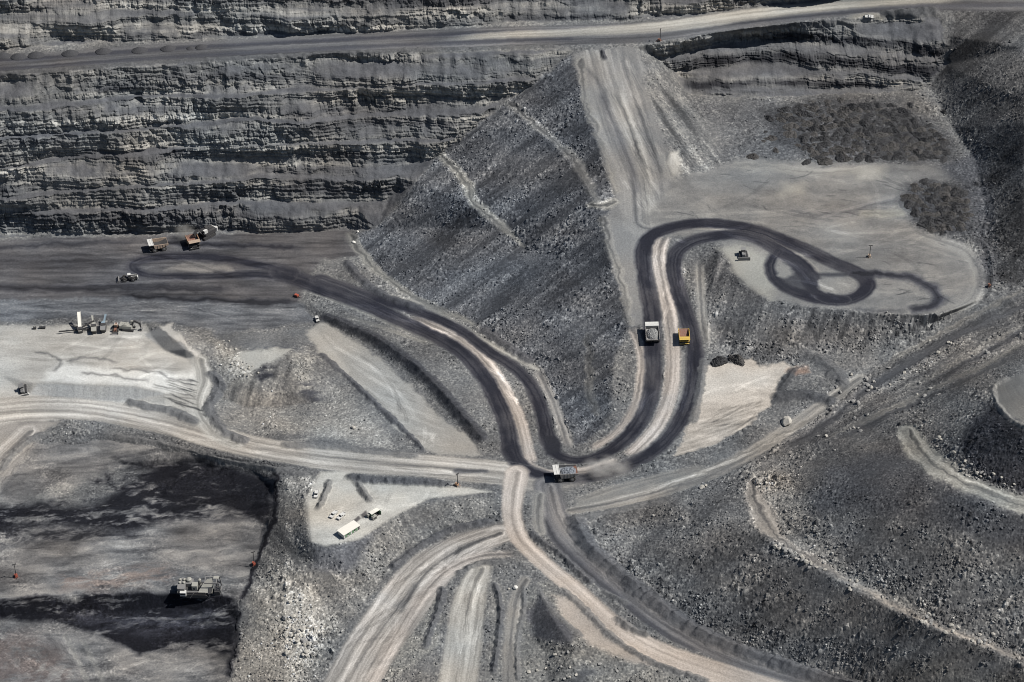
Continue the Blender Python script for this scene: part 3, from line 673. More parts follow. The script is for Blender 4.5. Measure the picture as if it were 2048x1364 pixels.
band([(60, 862, 24), (20, 900, 34), (-40, 960, 44), (-120, 1060, 50)], (0.285, 0.27, 0.255), 0.0, None, 12, zid=Z_PALE, streak=0.35, lanes=0.12)
band([(-400, 880, 60), (-100, 845, 52), (0, 822, 44), (100, 816, 38), (200, 822, 33), (340, 848, 37), (450, 880, 35), (560, 903, 33), (700, 922, 36), (850, 932, 36), (1000, 946, 38), (1070, 958, 36)], GRY, 0.0, None, 4, zid=Z_PALE, streak=0.38, lanes=0.14)
band([(400, 720, 16), (408, 760, 18), (395, 800, 14), (402, 830, 16), (430, 866, 20), (470, 885, 20)], (0.32, 0.315, 0.30), 0.0, None, 5, zid=Z_PALE, streak=0.3)
band([(915, 943, 9), (970, 942, 6)], (0.09, 0.09, 0.095), 0.0, None, 4, streak=0.1, strength=0.8)
BL = [(1000, 1066, 32), (920, 1098, 42), (850, 1150, 52), (790, 1230, 55), (740, 1300, 55), (705, 1364, 56), (640, 1480, 60)]
band(BL, (0.285, 0.27, 0.256), 0.0, None, 5, zid=Z_PALE, streak=0.5)
band([(1030, 1108, 8), (960, 1112, 12), (890, 1145, 13), (830, 1215, 14), (780, 1300, 14), (745, 1364, 14), (690, 1460, 14)], (0.37, 0.34, 0.318), 0.0, None, 7, streak=0.45, strength=0.8, fade=20)
band([(985, 1058, 7), (900, 1090, 9), (830, 1140, 9), (770, 1210, 9), (715, 1300, 9), (685, 1364, 9)], (0.33, 0.31, 0.29), 0.0, None, 7, streak=0.5, strength=0.7, fade=20)
band([(975, 1075, 6), (930, 1095, 7), (905, 1112, 6)], (0.14, 0.135, 0.13), 0.0, None, 5, streak=0.3, strength=0.8, fade=10)
band([(835, 1165, 5), (815, 1200, 6), (800, 1230, 4)], (0.14, 0.135, 0.13), 0.0, None, 5, streak=0.3, strength=0.7, fade=10)
band([(962, 1138, 22), (938, 1200, 33), (926, 1300, 37), (916, 1364, 38), (895, 1460, 38)], (0.295, 0.285, 0.267), 0.0, None, 5, zid=Z_PALE, streak=0.3)
band([(1050, 1160, 11), (1032, 1200, 13), (1022, 1290, 15), (1022, 1340, 18), (1020, 1440, 22)], (0.235, 0.225, 0.212), 0.0, None, 4, zid=Z_PALE, streak=0.35)
band([(1035, 965, 32), (1100, 965, 36), (1150, 960, 20)], (0.24, 0.225, 0.21), 0.0, None, 10, streak=0.2, strength=0.7)
LOWER2 = LOWER[8:14]
coal_road(LOWER2, 6)
band([(1095, 970, 28), (1115, 1040, 26), (1165, 1106, 26), (1240, 1172, 28), (1330, 1240, 31), (1430, 1296, 30), (1540, 1338, 28), (1660, 1372, 28), (1800, 1420, 28)], (0.15, 0.145, 0.145), 0.0, None, 4, zid=Z_PALE, streak=0.35)
band([(1100, 975, 9), (1122, 1045, 10), (1175, 1108, 9), (1250, 1170, 10), (1340, 1238, 12), (1440, 1292, 11), (1560, 1340, 9)], (0.26, 0.245, 0.235), 0.0, None, 7, streak=0.4, strength=0.75)
band([(1085, 1030, 8), (1110, 1080, 8), (1160, 1130, 9), (1230, 1190, 9), (1320, 1262, 8), (1400, 1305, 6)], (0.085, 0.085, 0.092), 0.0, None, 5, streak=0.3, strength=0.8, fade=20)
band([(1078, 990), (1075, 1030), (1080, 1065)], (0.23, 0.225, 0.215), 0.1, 12, 6, streak=0.3)
band([(1034, 945, 24), (1024, 1020, 20), (1036, 1070, 20), (1063, 1103, 19), (1100, 1137, 19), (1141, 1171, 21), (1178, 1205, 22), (1212, 1237, 24), (1258, 1273, 27), (1330, 1310, 31), (1440, 1348, 34), (1600, 1400, 36)], (0.345, 0.308, 0.28), 0.0, None, 4, zid=Z_PALE, streak=0.22, lanes=0.1)
area([(1138, 1024), (1160, 992), (1250, 966), (1330, 945), (1400, 930), (1425, 950), (1330, 990), (1250, 1010)], (0.215, 0.208, 0.196), 0.12, 8)
band([(1160, 1000, 5), (1260, 968, 6), (1380, 938, 5)], (0.29, 0.275, 0.255), 0.05, None, 6, streak=0.4, strength=0.7, fade=25)
band([(1140, 1022, 8), (1250, 1000, 14), (1380, 962, 17), (1480, 918, 17), (1560, 868, 17), (1640, 815, 17)], (0.235, 0.225, 0.212), 0.05, None, 4, zid=Z_TRK, streak=0.4)
band([(1145, 1024, 4), (1250, 1008, 5), (1400, 962, 6), (1510, 912, 6), (1600, 850, 6), (1650, 810, 5)], (0.33, 0.31, 0.285), 0.02, None, 5, streak=0.3, strength=0.75)
band([(1660, 800, 13), (1690, 778, 15), (1720, 756, 12)], (0.25, 0.24, 0.225), 0.05, None, 4, zid=Z_TRK, streak=0.4)
band([(1560, 905), (1650, 850), (1720, 790), (1840, 715), (1960, 650), (2080, 596)], (0.115, 0.113, 0.113), 0.1, 12, 8, streak=0.3, rag=True, strength=0.85, fade=40)
band([(1660, 895), (1760, 838), (1900, 775), (2048, 705)], (0.14, 0.135, 0.13), 0.3, 7, 7, streak=0.3, rag=True, strength=0.8, fade=40)
band([(1860, 770), (1960, 712), (2060, 655)], (0.125, 0.12, 0.118), 0.3, 7, 7, streak=0.3, rag=True, strength=0.7, fade=40)
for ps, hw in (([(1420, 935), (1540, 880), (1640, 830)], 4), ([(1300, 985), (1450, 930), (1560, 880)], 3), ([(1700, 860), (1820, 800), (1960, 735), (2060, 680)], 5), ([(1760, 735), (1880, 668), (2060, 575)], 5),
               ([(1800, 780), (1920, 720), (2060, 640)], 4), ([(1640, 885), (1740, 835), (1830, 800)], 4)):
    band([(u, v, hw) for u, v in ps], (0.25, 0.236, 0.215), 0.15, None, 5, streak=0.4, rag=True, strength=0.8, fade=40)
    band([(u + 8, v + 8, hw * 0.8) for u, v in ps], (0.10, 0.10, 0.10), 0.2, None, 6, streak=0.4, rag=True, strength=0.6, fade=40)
# benches of the dumps
BEN = (0.30, 0.298, 0.278)
for ps, c in (([(1504, 968, 10), (1514, 1005, 22), (1540, 1055, 21), (1580, 1092, 9), (1640, 1128, 7), (1750, 1191, 5), (1850, 1243, 6), (1960, 1284, 7), (2080, 1335, 7), (2400, 1500, 8)], (0.30, 0.275, 0.25)),
              ([(1816, 862, 20), (1832, 892, 27), (1868, 926, 28), (1920, 960, 26), (1990, 990, 24), (2080, 1018, 26), (2400, 1105, 26)], BEN),
              ([(885, 312, 8), (932, 365, 10), (950, 405, 9), (1005, 455, 8), (1048, 494, 4)], BEN),
              ([(1022, 210, 7), (1070, 250, 8), (1130, 300, 8), (1172, 356, 9), (1190, 400, 7)], (0.235, 0.235, 0.228)),
              ([(1185, 410, 10), (1210, 410, 13), (1232, 402, 9)], (0.37, 0.36, 0.335)),
              ([(1172, 672, 4), (1180, 720, 4), (1178, 780, 5), (1196, 832, 5)], (0.255, 0.25, 0.235)),
              ([(1205, 440, 6), (1222, 500, 7), (1250, 590, 7), (1258, 645, 8)], (0.29, 0.285, 0.27)),
              ([(1160, 120, 6), (1168, 190, 5), (1192, 255, 5), (1212, 320, 6), (1232, 380, 7)], (0.30, 0.295, 0.28)),
              ([(700, 470, 8), (730, 515, 9), (770, 555, 8), (850, 605, 7), (940, 645, 6)], (0.28, 0.275, 0.255))):
    band(ps, tuple(0.84 * x for x in c), 0.16, None, 6, streak=0.5, rag=True, strength=0.85)
area([(1984, 770), (2060, 742), (2300, 700), (2300, 940), (2060, 852), (2012, 828), (1990, 800)], (0.215, 0.21, 0.2), 0.03, 5)
for r in range(4):
    band([(1995 + r * 16, 772), (2010 + r * 18, 805 - r * 4), (2048 + r * 22, 838 - r * 8), (2100 + r * 22, 850 - r * 8)], (0.29, 0.285, 0.27), 0.0, 3, 3, streak=0.3, strength=0.6)
area([(1340, 305), (1358, 302), (1362, 345), (1345, 352), (1332, 330)], (0.36, 0.35, 0.33), 0.05, 6)

# --- tyre tracks, grader lines and clods on the flats
rt = random.Random(77)
def in_poly(ps, u, v):
    c = False
    for (ax, ay), (bx, by) in zip(ps, ps[1:] + ps[:1]):
        if (ay > v) != (by > v) and u < (bx - ax) * (v - ay) / (by - ay) + ax: c = not c
    return c
def tracks(ps, n, ang, spread, ln, curve=0.006, pair=4.2, k=(0.72, 1.28), st=0.5, hw=1.1):
    """n pairs of wheel marks inside an outline, heading near ang (ground degrees)"""
    us = [q[0] for q in ps]; vs = [q[1] for q in ps]
    for _ in range(n):
        for _t in range(30):
            u, v = rt.uniform(min(us), max(us)), rt.uniform(min(vs), max(vs))
            if in_poly(ps, u, v): break
        a = math.radians(ang + rt.gauss(0, spread)); c = rt.gauss(0, curve); L_ = rt.uniform(*ln)
        x, y, pts_ = u, v / ISO, []
        for i in range(9):
            if not in_poly(ps, x, y * ISO): break
            pts_.append((x, y)); x += math.cos(a) * L_ / 8; y -= math.sin(a) * L_ / 8; a += c * L_ / 8
        if len(pts_) < 3: continue
        f = rt.uniform(*k); f = f if abs(f - 1) > 0.1 else 1.2
        for sgn in ((-1, 1) if pair else (0,)):
            q = []
            for i, (x, y) in enumerate(pts_):
                j = min(i, len(pts_) - 2); dx = pts_[j + 1][0] - pts_[j][0]; dy = pts_[j + 1][1] - pts_[j][1]; l_ = math.hypot(dx, dy) + 1e-6
                q.append((x - dy / l_ * sgn * pair / 2, (y + dx / l_ * sgn * pair / 2) * ISO, hw))
            win, d, side, s, w = along(q, None, pad=6, smooth=False)
            m = np.clip((w - d) / 1.6 * 0.5 + 0.5, 0, 1) * np.clip(np.minimum(s, float(s.max()) - s) / 10, 0, 1)
            if m.size: mul(win, 1 + (f - 1) * m * st * 2)
PLATEAU = [(1345, 380), (1440, 340), (1620, 332), (1800, 330), (1900, 330), (1930, 345), (1830, 372), (1800, 400), (1825, 450), (1880, 485), (1935, 510), (1955, 560), (1925, 610), (1800, 620), (1740, 600), (1745, 560), (1600, 485), (1440, 438), (1320, 455), (1300, 430)]
tracks(PLATEAU, 46, -6, 22, (80, 260), 0.004)
tracks(PLATEAU, 46, -12, 25, (12, 60), 0.012, pair=0, k=(0.5, 0.8), st=0.55, hw=0.9)
tracks([(1760, 560), (1860, 590), (1870, 612), (1780, 612), (1740, 600)], 14, 0, 20, (20, 60), 0.01, pair=0, k=(0.5, 0.8), hw=1.2)
tracks([(100, 660), (290, 660), (310, 700), (400, 745), (330, 765), (100, 760), (20, 720)], 30, 4, 25, (60, 200), 0.004)
tracks([(290, 770), (380, 740), (405, 760), (395, 800), (420, 840), (340, 806)], 34, -28, 8, (50, 120), 0.002, pair=0, k=(0.5, 0.78), st=0.6, hw=1.6)
tracks([(640, 660), (740, 715), (860, 820), (930, 890), (870, 905), (800, 850), (700, 760)], 26, -42, 10, (80, 220), 0.003)
tracks([(760, 830), (850, 850), (920, 895), (860, 905)], 14, 10, 50, (50, 130), 0.02, k=(1.15, 1.35))
tracks([(130, 905), (400, 925), (500, 960), (500, 1040), (100, 1050)], 26, 8, 14, (50, 160), 0.004, k=(0.7, 1.5))
tracks([(650, 1000), (740, 975), (930, 978), (800, 1015), (700, 1075), (630, 1060)], 16, 25, 30, (40, 120), 0.008)
tracks([(0, 1060), (250, 1060), (480, 1070), (490, 1170), (200, 1180), (0, 1180)], 40, 3, 14, (80, 240), 0.003, k=(0.7, 1.25))
tracks([(0, 1250), (120, 1260), (200, 1364), (0, 1364)], 24, -52, 12, (60, 180), 0.003, k=(0.75, 1.25))
tracks([(200, 1310), (300, 1315), (420, 1320), (440, 1364), (230, 1364)], 24, 8, 25, (50, 140), 0.006)
tracks([(0, 490), (300, 482), (600, 490), (560, 590), (0, 590)], 46, -2, 6, (90, 300), 0.001, k=(0.6, 1.45))
tracks([(0, 605), (300, 598), (600, 612), (560, 640), (100, 630), (0, 632)], 40, -3, 8, (60, 200), 0.002, pair=0, k=(0.65, 1.3), hw=1.4)
tracks([(660, 1364), (700, 1250), (800, 1130), (900, 1085), (1000, 1060), (1010, 1090), (900, 1140), (840, 1220), (770, 1364)], 56, 48, 14, (80, 240), 0.004, k=(0.72, 1.3))
tracks([(820, 1130), (900, 1110), (920, 1140), (850, 1160)], 14, -20, 30, (40, 110), 0.03, k=(1.2, 1.4))
tracks([(895, 1364), (910, 1200), (950, 1150), (975, 1150), (950, 1364)], 24, 84, 6, (70, 200), 0.001, k=(0.75, 1.25))
tracks([(1395, 850), (1440, 815), (1540, 800), (1500, 850), (1420, 885), (1360, 905)], 34, 34, 7, (60, 150), 0.003, pair=0, k=(0.72, 0.92), hw=1.6)
tracks([(1180, 120), (1265, 110), (1330, 330), (1330, 430), (1260, 430), (1220, 300)], 40, -72, 5, (90, 240), 0.001, k=(0.7, 1.3))
tracks([(0, 830), (200, 815), (420, 870), (700, 915), (990, 940), (990, 965), (700, 935), (400, 900), (200, 838), (0, 860)], 44, -12, 8, (90, 260), 0.001, k=(0.72, 1.25))
tracks([(1085, 985), (1120, 985), (1180, 1110), (1400, 1280), (1600, 1350), (1560, 1355), (1330, 1260), (1150, 1120)], 24, -40, 12, (80, 220), 0.002, k=(0.75, 1.35))
tracks([(1830, 890), (1880, 930), (2040, 1000), (2040, 1020), (1900, 970)], 16, -25, 8, (60, 160), 0.001, k=(0.75, 1.2))
def coarse_near(ps, w, f):
    """big rock gathers at the foot of a tipped slope"""
    win, d, side, s, w_ = along(ps, w, pad=20, rag=True)
    f = f * 1.0
    RGH[win] = np.where(RGH[win] > 0.4, RGH[win] + f * np.clip(1 - d / w, 0, 1) ** 0.8, RGH[win])
    COL[win] *= (1 + 0.3 * f * np.clip(1 - d / w, 0, 1) * (RGH[win] > 0.45))[..., None]
big = RGH > 0.75
RGH[big] -= 0.22
RGH += np.where(RGH > 0.4, 0.20 * fbm(U / 60, W2 / 60, 411, 4), 0).astype(f32)
COL *= (1 + np.where(RGH > 0.3, 0.20, 0.05) * fbm(U / 75, W2 / 75, 413, 4))[..., None].astype(f32)
for ps, w, f in (([(740, 500), (780, 555), (860, 605), (960, 645), (1075, 725), (1105, 780), (1135, 860)], 70, 0.5), ([(900, 320), (960, 400), (1020, 450), (1060, 490)], 50, 0.45),
                 ([(1030, 210), (1090, 250), (1150, 300), (1190, 350)], 40, 0.45), ([(1210, 330), (1225, 380)], 25, 0.4),
                 ([(1150, 1060), (1240, 1140), (1310, 1190), (1400, 1250), (1520, 1300), (1640, 1340)], 90, 0.5), ([(1530, 960), (1560, 1020), (1600, 1070), (1680, 1125), (1770, 1170), (1870, 1225), (2048, 1300)], 80, 0.5),
                 ([(1830, 830), (1880, 880), (1920, 930), (2000, 965), (2048, 978)], 45, 0.6), ([(1440, 690), (1580, 715), (1660, 700), (1760, 680), (1860, 640)], 45, 0.4),
                 ([(1890, 225), (1915, 260), (1955, 320), (1975, 400), (1985, 480), (1980, 560)], 55, 0.5), ([(640, 1140), (700, 1175), (640, 1260), (600, 1364)], 50, 0.5), ([(1620, 840), (1720, 790), (1900, 690)], 45, 0.4)):
    coarse_near(ps, w, f)

LANE = [(1280, 480), (1320, 480), (1340, 620), (1320, 780), (1240, 900), (1200, 890), (1280, 790), (1290, 640)]
tracks(LANE, 10, 84, 6, (60, 160), 0.002, k=(1.25, 1.7), st=0.4)
tracks([(1340, 520), (1372, 520), (1402, 700), (1390, 790), (1330, 890), (1290, 900), (1370, 780), (1372, 680)], 10, 86, 8, (60, 160), 0.002, k=(1.25, 1.7), st=0.4)
tracks([(1320, 455), (1500, 445), (1720, 545), (1700, 600), (1590, 595), (1560, 540), (1480, 480), (1340, 490)], 16, -24, 16, (50, 140), 0.008, k=(1.25, 1.7), st=0.4)
tracks([(640, 560), (900, 650), (1050, 790), (1020, 880), (960, 740), (860, 660), (640, 590)], 16, -36, 10, (60, 180), 0.003, k=(1.25, 1.6), st=0.4)

tracks([(1180, 1000), (1400, 940), (1600, 845), (1650, 815), (1640, 840), (1450, 940), (1250, 1010)], 22, 26, 5, (80, 220), 0.002, k=(0.7, 1.35))
tracks([(1560, 915), (1720, 800), (1900, 690), (2048, 620), (2048, 660), (1850, 760), (1650, 890)], 26, 38, 4, (100, 280), 0.001, k=(0.7, 1.3))
tracks([(1380, 775), (1480, 740), (1560, 735), (1540, 790), (1400, 820)], 12, 10, 40, (40, 110), 0.01, k=(0.84, 1.1))

# ------------------------------------------------------------------ relief: windrows, loose rock, blocky rock faces
# the benches of a blasted wall are never straight: slide the height profile up and down
wmask = blur(WALL.copy(), 12)
sh = wmask * (3.2 * fbm(U / 60, V / 60, 191, 3) + 1.6 * vnoise(U / 12, V / 40, 192) + 8.5 * vnoise(U / 150, V / 40, 193)) / GS
jj = np.clip(np.arange(NV)[:, None] + sh, 0, NV - 1.001)
j0 = jj.astype(np.int32); fr_ = (jj - j0).astype(f32); ii = np.broadcast_to(np.arange(NU)[None, :], U.shape)
inner = (np.arange(NV) > 55)[:, None] & (np.arange(NV) < NV - 55)[:, None]
Zs = np.where(inner, Zs[j0, ii] * (1 - fr_) + Zs[np.minimum(j0 + 1, NV - 1), ii] * fr_, Zs).astype(f32)
BX, BY = ground(U, V, Zs)
BX = BX.astype(f32); BY = BY.astype(f32)
viol = (BY[:-1] <= BY[1:])
print("folded rows:", int(viol[:, 50:-50].sum()))
DZ = np.zeros(U.shape, f32)
OUT = np.zeros(U.shape, f32)

def berm(ps, h, hw=9, col=None, rough=0.22, st=0.8):
    """a pushed-up windrow; hw in photo pixels, h in metres"""
    hw = hw * 1.45
    win, d, side, s, w = along(ps, hw, pad=30, rag=False)
    d = d + 2.4 * vnoise(U[win] / 9, W2[win] / 9, 5) + 0.7 * vnoise(U[win] / 3, W2[win] / 3, 6)
    k = np.clip(1 - d / w, 0, 1)
    smax = float(s.max())
    ends = np.clip(np.minimum(s, smax - s) / 12, 0, 1)
    k = k * ends * (0.85 + 0.3 * vnoise(s / 9, s * 0, 3))
    DZ[win] = np.maximum(DZ[win], h * k)
    if col is not None:
        put(win, np.clip(k * 3, 0, 1) * st, col, rough)

DKB = (0.115, 0.115, 0.118)
MDB = (0.165, 0.163, 0.16)
for ps, h, hw, c in (([(1148, 1030), (1172, 1085), (1230, 1140), (1310, 1205), (1400, 1265), (1480, 1300), (1580, 1335), (1700, 1372), (1800, 1405)], 3.6, 17, DKB),
                     ([(1060, 1062), (1085, 1085), (1120, 1108), (1150, 1138), (1188, 1170)], 2.4, 7, DKB),
                     ([(1230, 1232), (1262, 1258), (1302, 1272)], 2.6, 9, MDB),
                     ([(1260, 1210), (1200, 1180)], 1.5, 7, MDB),
                     ([(688, 952), (740, 960), (820, 964), (905, 970)], 2.8, 9, DKB),
                     ([(712, 962), (726, 984), (744, 1006)], 2.4, 7, MDB),
                     ([(661, 958), (652, 985), (634, 1022)], 2.2, 6, MDB),
                     ([(640, 705), (700, 760), (760, 815), (815, 868), (850, 905)], 1.6, 6, (0.09, 0.09, 0.095)),
                     ([(640, 632), (700, 655), (770, 690), (850, 752), (912, 820), (968, 885)], 2.4, 13, (0.075, 0.075, 0.08)),  # dark rubble bank; shade of its side away from the sun is in the colour
                     ([(415, 742), (440, 770), (428, 800), (418, 815), (428, 840), (455, 868), (500, 885)], 2.4, 10, (0.12, 0.12, 0.122)),
                     ([(250, 802), (300, 815), (350, 825), (400, 850)], 2.0, 11, (0.13, 0.13, 0.13)),
                     ([(100, 866), (60, 880), (20, 915), (0, 945)], 1.6, 8, MDB),
                     ([(560, 890), (660, 893), (760, 905), (840, 912)], 1.3, 9, MDB),
                     ([(200, 868), (320, 888), (450, 922), (560, 940), (620, 952)], 1.3, 8, MDB),
                     ([(885, 1172), (880, 1210), (862, 1260), (850, 1300)], 2.2, 7, DKB),
                     ([(988, 1165), (1000, 1210), (998, 1270), (985, 1350)], 2.2, 6, DKB),
                     ([(1050, 1170), (1045, 1230), (1034, 1290), (1036, 1364)], 1.2, 5, MDB),
                     ([(990, 1042), (900, 1062), (830, 1100), (780, 1142)], 2.4, 9, DKB),
                     ([(1020, 1125), (960, 1128), (910, 1150)], 1.6, 7, MDB),
                     ([(1075, 1170), (1088, 1200), (1120, 1238), (1170, 1275)], 1.0, 5, MDB),
                     ([(1120, 1175), (1180, 1228), (1230, 1278), (1310, 1326), (1420, 1362)], 1.4, 7, MDB),
                     ([(690, 520), (722, 560), (770, 592), (850, 620)], 2.2, 9, (0.10, 0.10, 0.105)),
                     ([(960, 655), (1010, 690), (1068, 728)], 2.2, 9, (0.10, 0.10, 0.105)),
                     ([(1440, 500), (1420, 600), (1415, 690)], 1.0, 6, None),
                     ([(1408, 715), (1400, 780), (1385, 850)], 1.2, 8, MDB),
                     ([(1600, 712), (1640, 722), (1680, 760), (1670, 770)], 3.0, 16, (0.13, 0.13, 0.13)),
                     ([(1590, 735), (1570, 768), (1555, 785)], 1.8, 8, (0.085, 0.085, 0.085)),
                     ([(1540, 798), (1600, 790), (1650, 800), (1670, 810)], 2.6, 13, (0.10, 0.10, 0.102)),
                     ([(1202, 96), (1206, 110), (1210, 122)], 2.4, 5, (0.06, 0.06, 0.065)),
                     ([(1352, 90), (1420, 76), (1500, 62), (1600, 50), (1690, 42)], 1.6, 7, MDB),
                     ([(-300, 172), (0, 147), (200, 133), (380, 121), (700, 105), (1000, 96), (1120, 92)], 1.3, 5, (0.14, 0.138, 0.135)),
                     ([(1760, 30), (1830, 26), (1880, 22)], 4.0, 12, (0.12, 0.12, 0.12)),
                     ([(2020, 755), (1988, 772), (1990, 800), (2014, 832), (2052, 856), (2200, 915)], 1.6, 6, (0.24, 0.235, 0.225)),
                     ([(1140, 1040), (1250, 1018), (1330, 1002)], 1.2, 8, MDB),
                     ([(1190, 935), (1300, 930), (1400, 905)], 1.2, 8, None),
                     ([(1880, 640), (1960, 612), (1985, 570), (1975, 500), (1930, 470), (1860, 466)], 1.2, 6, None)):
    berm(ps, h, hw, c)

cz = (ZONE == Z_COAL) & (V > 880)
DZ += np.where(cz, 0.5 * fbm(BX / 14, BY / 7, 207, 4, 0.6) + 0.9 * np.clip(fbm(BX / 30, BY / 12, 208, 3) * 4, -0.5, 0.5), 0).astype(f32)
RGH = np.where(cz, RGH + 0.32 * np.clip(fbm(BX / 20, BY / 12, 209, 3) + 0.35, 0, 1), RGH).astype(f32)
# broad unevenness
DZ += (RGH * 0.45) * fbm(BX / 26, BY / 26, 201, 3) + RGH * 0.28 * fbm(BX / 7, BY / 7, 203, 2)
notw = np.clip(1 - WALL * 0.45, 0, 1)
rk = RGH * notw
# loose rock in several sizes: tilted facets of Voronoi cells, a few of them standing proud
tone = np.ones(U.shape, f32)
clump = np.clip(0.75 + 0.6 * fbm(BX / 16, BY / 16, 205, 3), 0.25, 1.4)
for size, amp, seed, pw, lo in ((1.2, 0.48, 211, 1.3, 0.12), (2.1, 0.8, 217, 2.6, 0.35), (3.3, 0.9, 223, 5.0, 0.5), (5.4, 1.2, 229, 13.0, 0.62)):
    d, dx, dy, a, b, d2 = worley(BX / size, BY / size * 1.22, seed)
    a = np.clip(a * np.where(size < 1.5, 1.0, clump), 0, 1)
    stand = a ** pw
    body = np.clip((d2 - d) * 3.2, 0, 1) if size < 3 else np.clip(1.2 - (d / 0.46) ** 2, 0, 1)
    tilt = (dx * np.cos(b * 6.283) + dy * np.sin(b * 6.283)) * 1.1
    hgt = stand * body * (1 + tilt)
    co = np.clip((rk - lo) * 3, 0, 1)
    DZ += amp * hgt * np.clip(rk, 0, 1.2) * co
    tone += np.clip(stand * body * 1.8, 0, 1) * co * np.where(b > 0.45, 1.25 * (b - 0.45), 0.7 * (b - 0.45)) * (0.55 + 0.6 * np.clip(rk, 0, 1.2))
tone *= 1 + 0.25 * np.clip(rk * 1.5, 0.1, 1) * vnoise(BX / 0.8, BY / 0.8, 241) + 0.10 * fbm(BX / 40, BY / 40, 243, 3)
COL *= np.clip(tone, 0.35, 2.6)[..., None]

# rock faces: strata, joints and blocks pushed in and out of the wall
zz = Zs + 0.03 * BX + 1.5 * vnoise(BX / 130, Zs / 60, 251) + 0.25 * vnoise(BX / 14, Zs / 10, 252)
gy, gx = np.gradient(Zs)
ry, _ = np.gradient(BY)
steep = np.clip((np.abs(gy) / np.maximum(np.abs(ry), 0.02) - 0.5) / 0.9, 0, 1)      # 0 on benches, 1 on faces
steep = blur(steep.astype(f32), 3)
S = WALL * steep * np.clip(1.15 - 0.4 * np.clip(fbm(BX / 42, zz / 16, 255, 3) - 0.12, 0, 1), 0, 1)
rb = np.clip((U - 1330) / 60, 0, 1) * np.clip((V - 30) / 20, 0, 1)
def ridge(us, vs, w):
    return np.exp(-((V - np.interp(U, us, vs)) / w) ** 2)
RU = [1320, 1390, 1500, 1600, 1700, 1800, 1880]
bands_r = np.clip(1.1 * ridge(RU, [100, 88, 76, 74, 80, 92, 102], 14) * np.clip((U - 1440) / 120, 0.25, 1) + 1.2 * ridge(RU, [130, 128, 116, 116, 126, 138, 144], 13)
                  + ridge(RU, [170, 172, 166, 166, 168, 174, 175], 11) * np.clip((1800 - U) / 60, 0, 1), 0, 1)
S = np.maximum(S, WALL * rb * np.clip(bands_r * 1.3, 0, 1))
ledge = ridge([1000, 1020, 1270, 1290], [36, 36, 36, 36], 9) * np.clip((U - 1005) / 6, 0, 1) * np.clip((1300 - U) / 60, 0, 1)
S = np.maximum(S, WALL * ledge)
up = np.clip((92 - V) / 10, 0, 1) * np.clip((1350 - U) / 200, 0.15, 1) * np.where(V < 45, 0.8, 1.0)
S = np.maximum(S, WALL * up * np.clip(0.45 + 0.7 * fbm(BX / 40, V / 14, 259, 3), 0, 1))
hard = vnoise(zz / 2.3, zz * 0 + 0.3, 261) * 0.6 + vnoise(zz / 5.1 + BX / 700, zz * 0 + 9.7, 263) * 0.6
patch = fbm(BX / 45, zz / 9, 265, 3)
lay = zz / (2.3 + 0.5 * vnoise(BX / 120, zz / 20, 256)) + 0.10 * vnoise(BX / 9, zz / 3, 257)
lk = np.floor(lay).astype(np.int32); lf = (lay - lk).astype(f32)
lr = rnd(hsh(lk, np.floor(BX / 38 + 0.9 * rnd(hsh(lk, lk * 0, 31))).astype(np.int32), 33))
o = 0.5 * hard + 1.2 * (lf - 0.5) * (0.35 + 0.9 * lr) + 1.0 * (lr - 0.5)
blk_t = 0
crk = np.zeros(U.shape, f32)
def bricks(w, h, seed, skew=0.15):
    rz = zz / h + 0.35 * vnoise(BX / (w * 5), zz / (h * 4), seed + 1)
    row = np.floor(rz)
    k = row.astype(np.int32)
    jw = 0.6 + 0.9 * rnd(hsh(k, k * 0 + 5, seed))
    cx = BX / (w * jw) + skew * rz + 40 * rnd(hsh(k, k * 0, seed)) + 0.3 * vnoise(BX / w, rz * 1.3, seed + 2)
    col = np.floor(cx)
    h_ = hsh(col.astype(np.int32), k, seed + 9)
    h2_ = h_ * np.uint32(2654435761); h2_ = h2_ ^ (h2_ >> np.uint32(15))
    fx = cx - col; fz_ = rz - row
    edge = np.minimum(np.minimum(fx, 1 - fx) * w * jw, np.minimum(fz_, 1 - fz_) * h)
    return rnd(h_), rnd(h2_), edge, fx - 0.5, fz_
for (w, h, amp, seed) in ((2.0, 2.2, 1.3, 311), (4.4, 4.4, 2.1, 317), (9.0, 9.0, 2.6, 323)):
    a, b, e, fx, fz_ = bricks(w, h, seed)
    k = 0.45 + 0.75 * np.clip(patch + 0.4 + 0.3 * vnoise(BX / 30, zz / 6, seed + 4), 0, 1)
    o = o + amp * k * ((a - 0.5) + 0.35 * fx * (b - 0.3)) - 0.3 * amp * np.clip(1 - e / 0.45, 0, 1) * k
    blk_t = blk_t + (b - 0.45) * (0.6 if w < 4 else 0.42)
    crk = np.maximum(crk, np.clip(1 - e / 0.4, 0, 1) * k * (0.5 if w < 4 else 0.8))
for (lx, lz, amp, seed) in ((3.4, 2.6, 0.9, 271), (8.0, 7.5, 1.6, 277)):
    d, dx, dy, a, b, d2 = worley(BX / lx + 0.25 * zz / lx, zz / lz, seed, 0.8)
    o = o + amp * ((a - 0.5) * 0.7 + 0.45 * dx * (b - 0.2))
o = o + 1.5 * fbm(BX / 18, zz / 40, 279, 3)
OUT += S * 0.8 * o
DZ += WALL * (1 - S) * 0.35 * fbm(BX / 3, BY / 3, 281, 3)
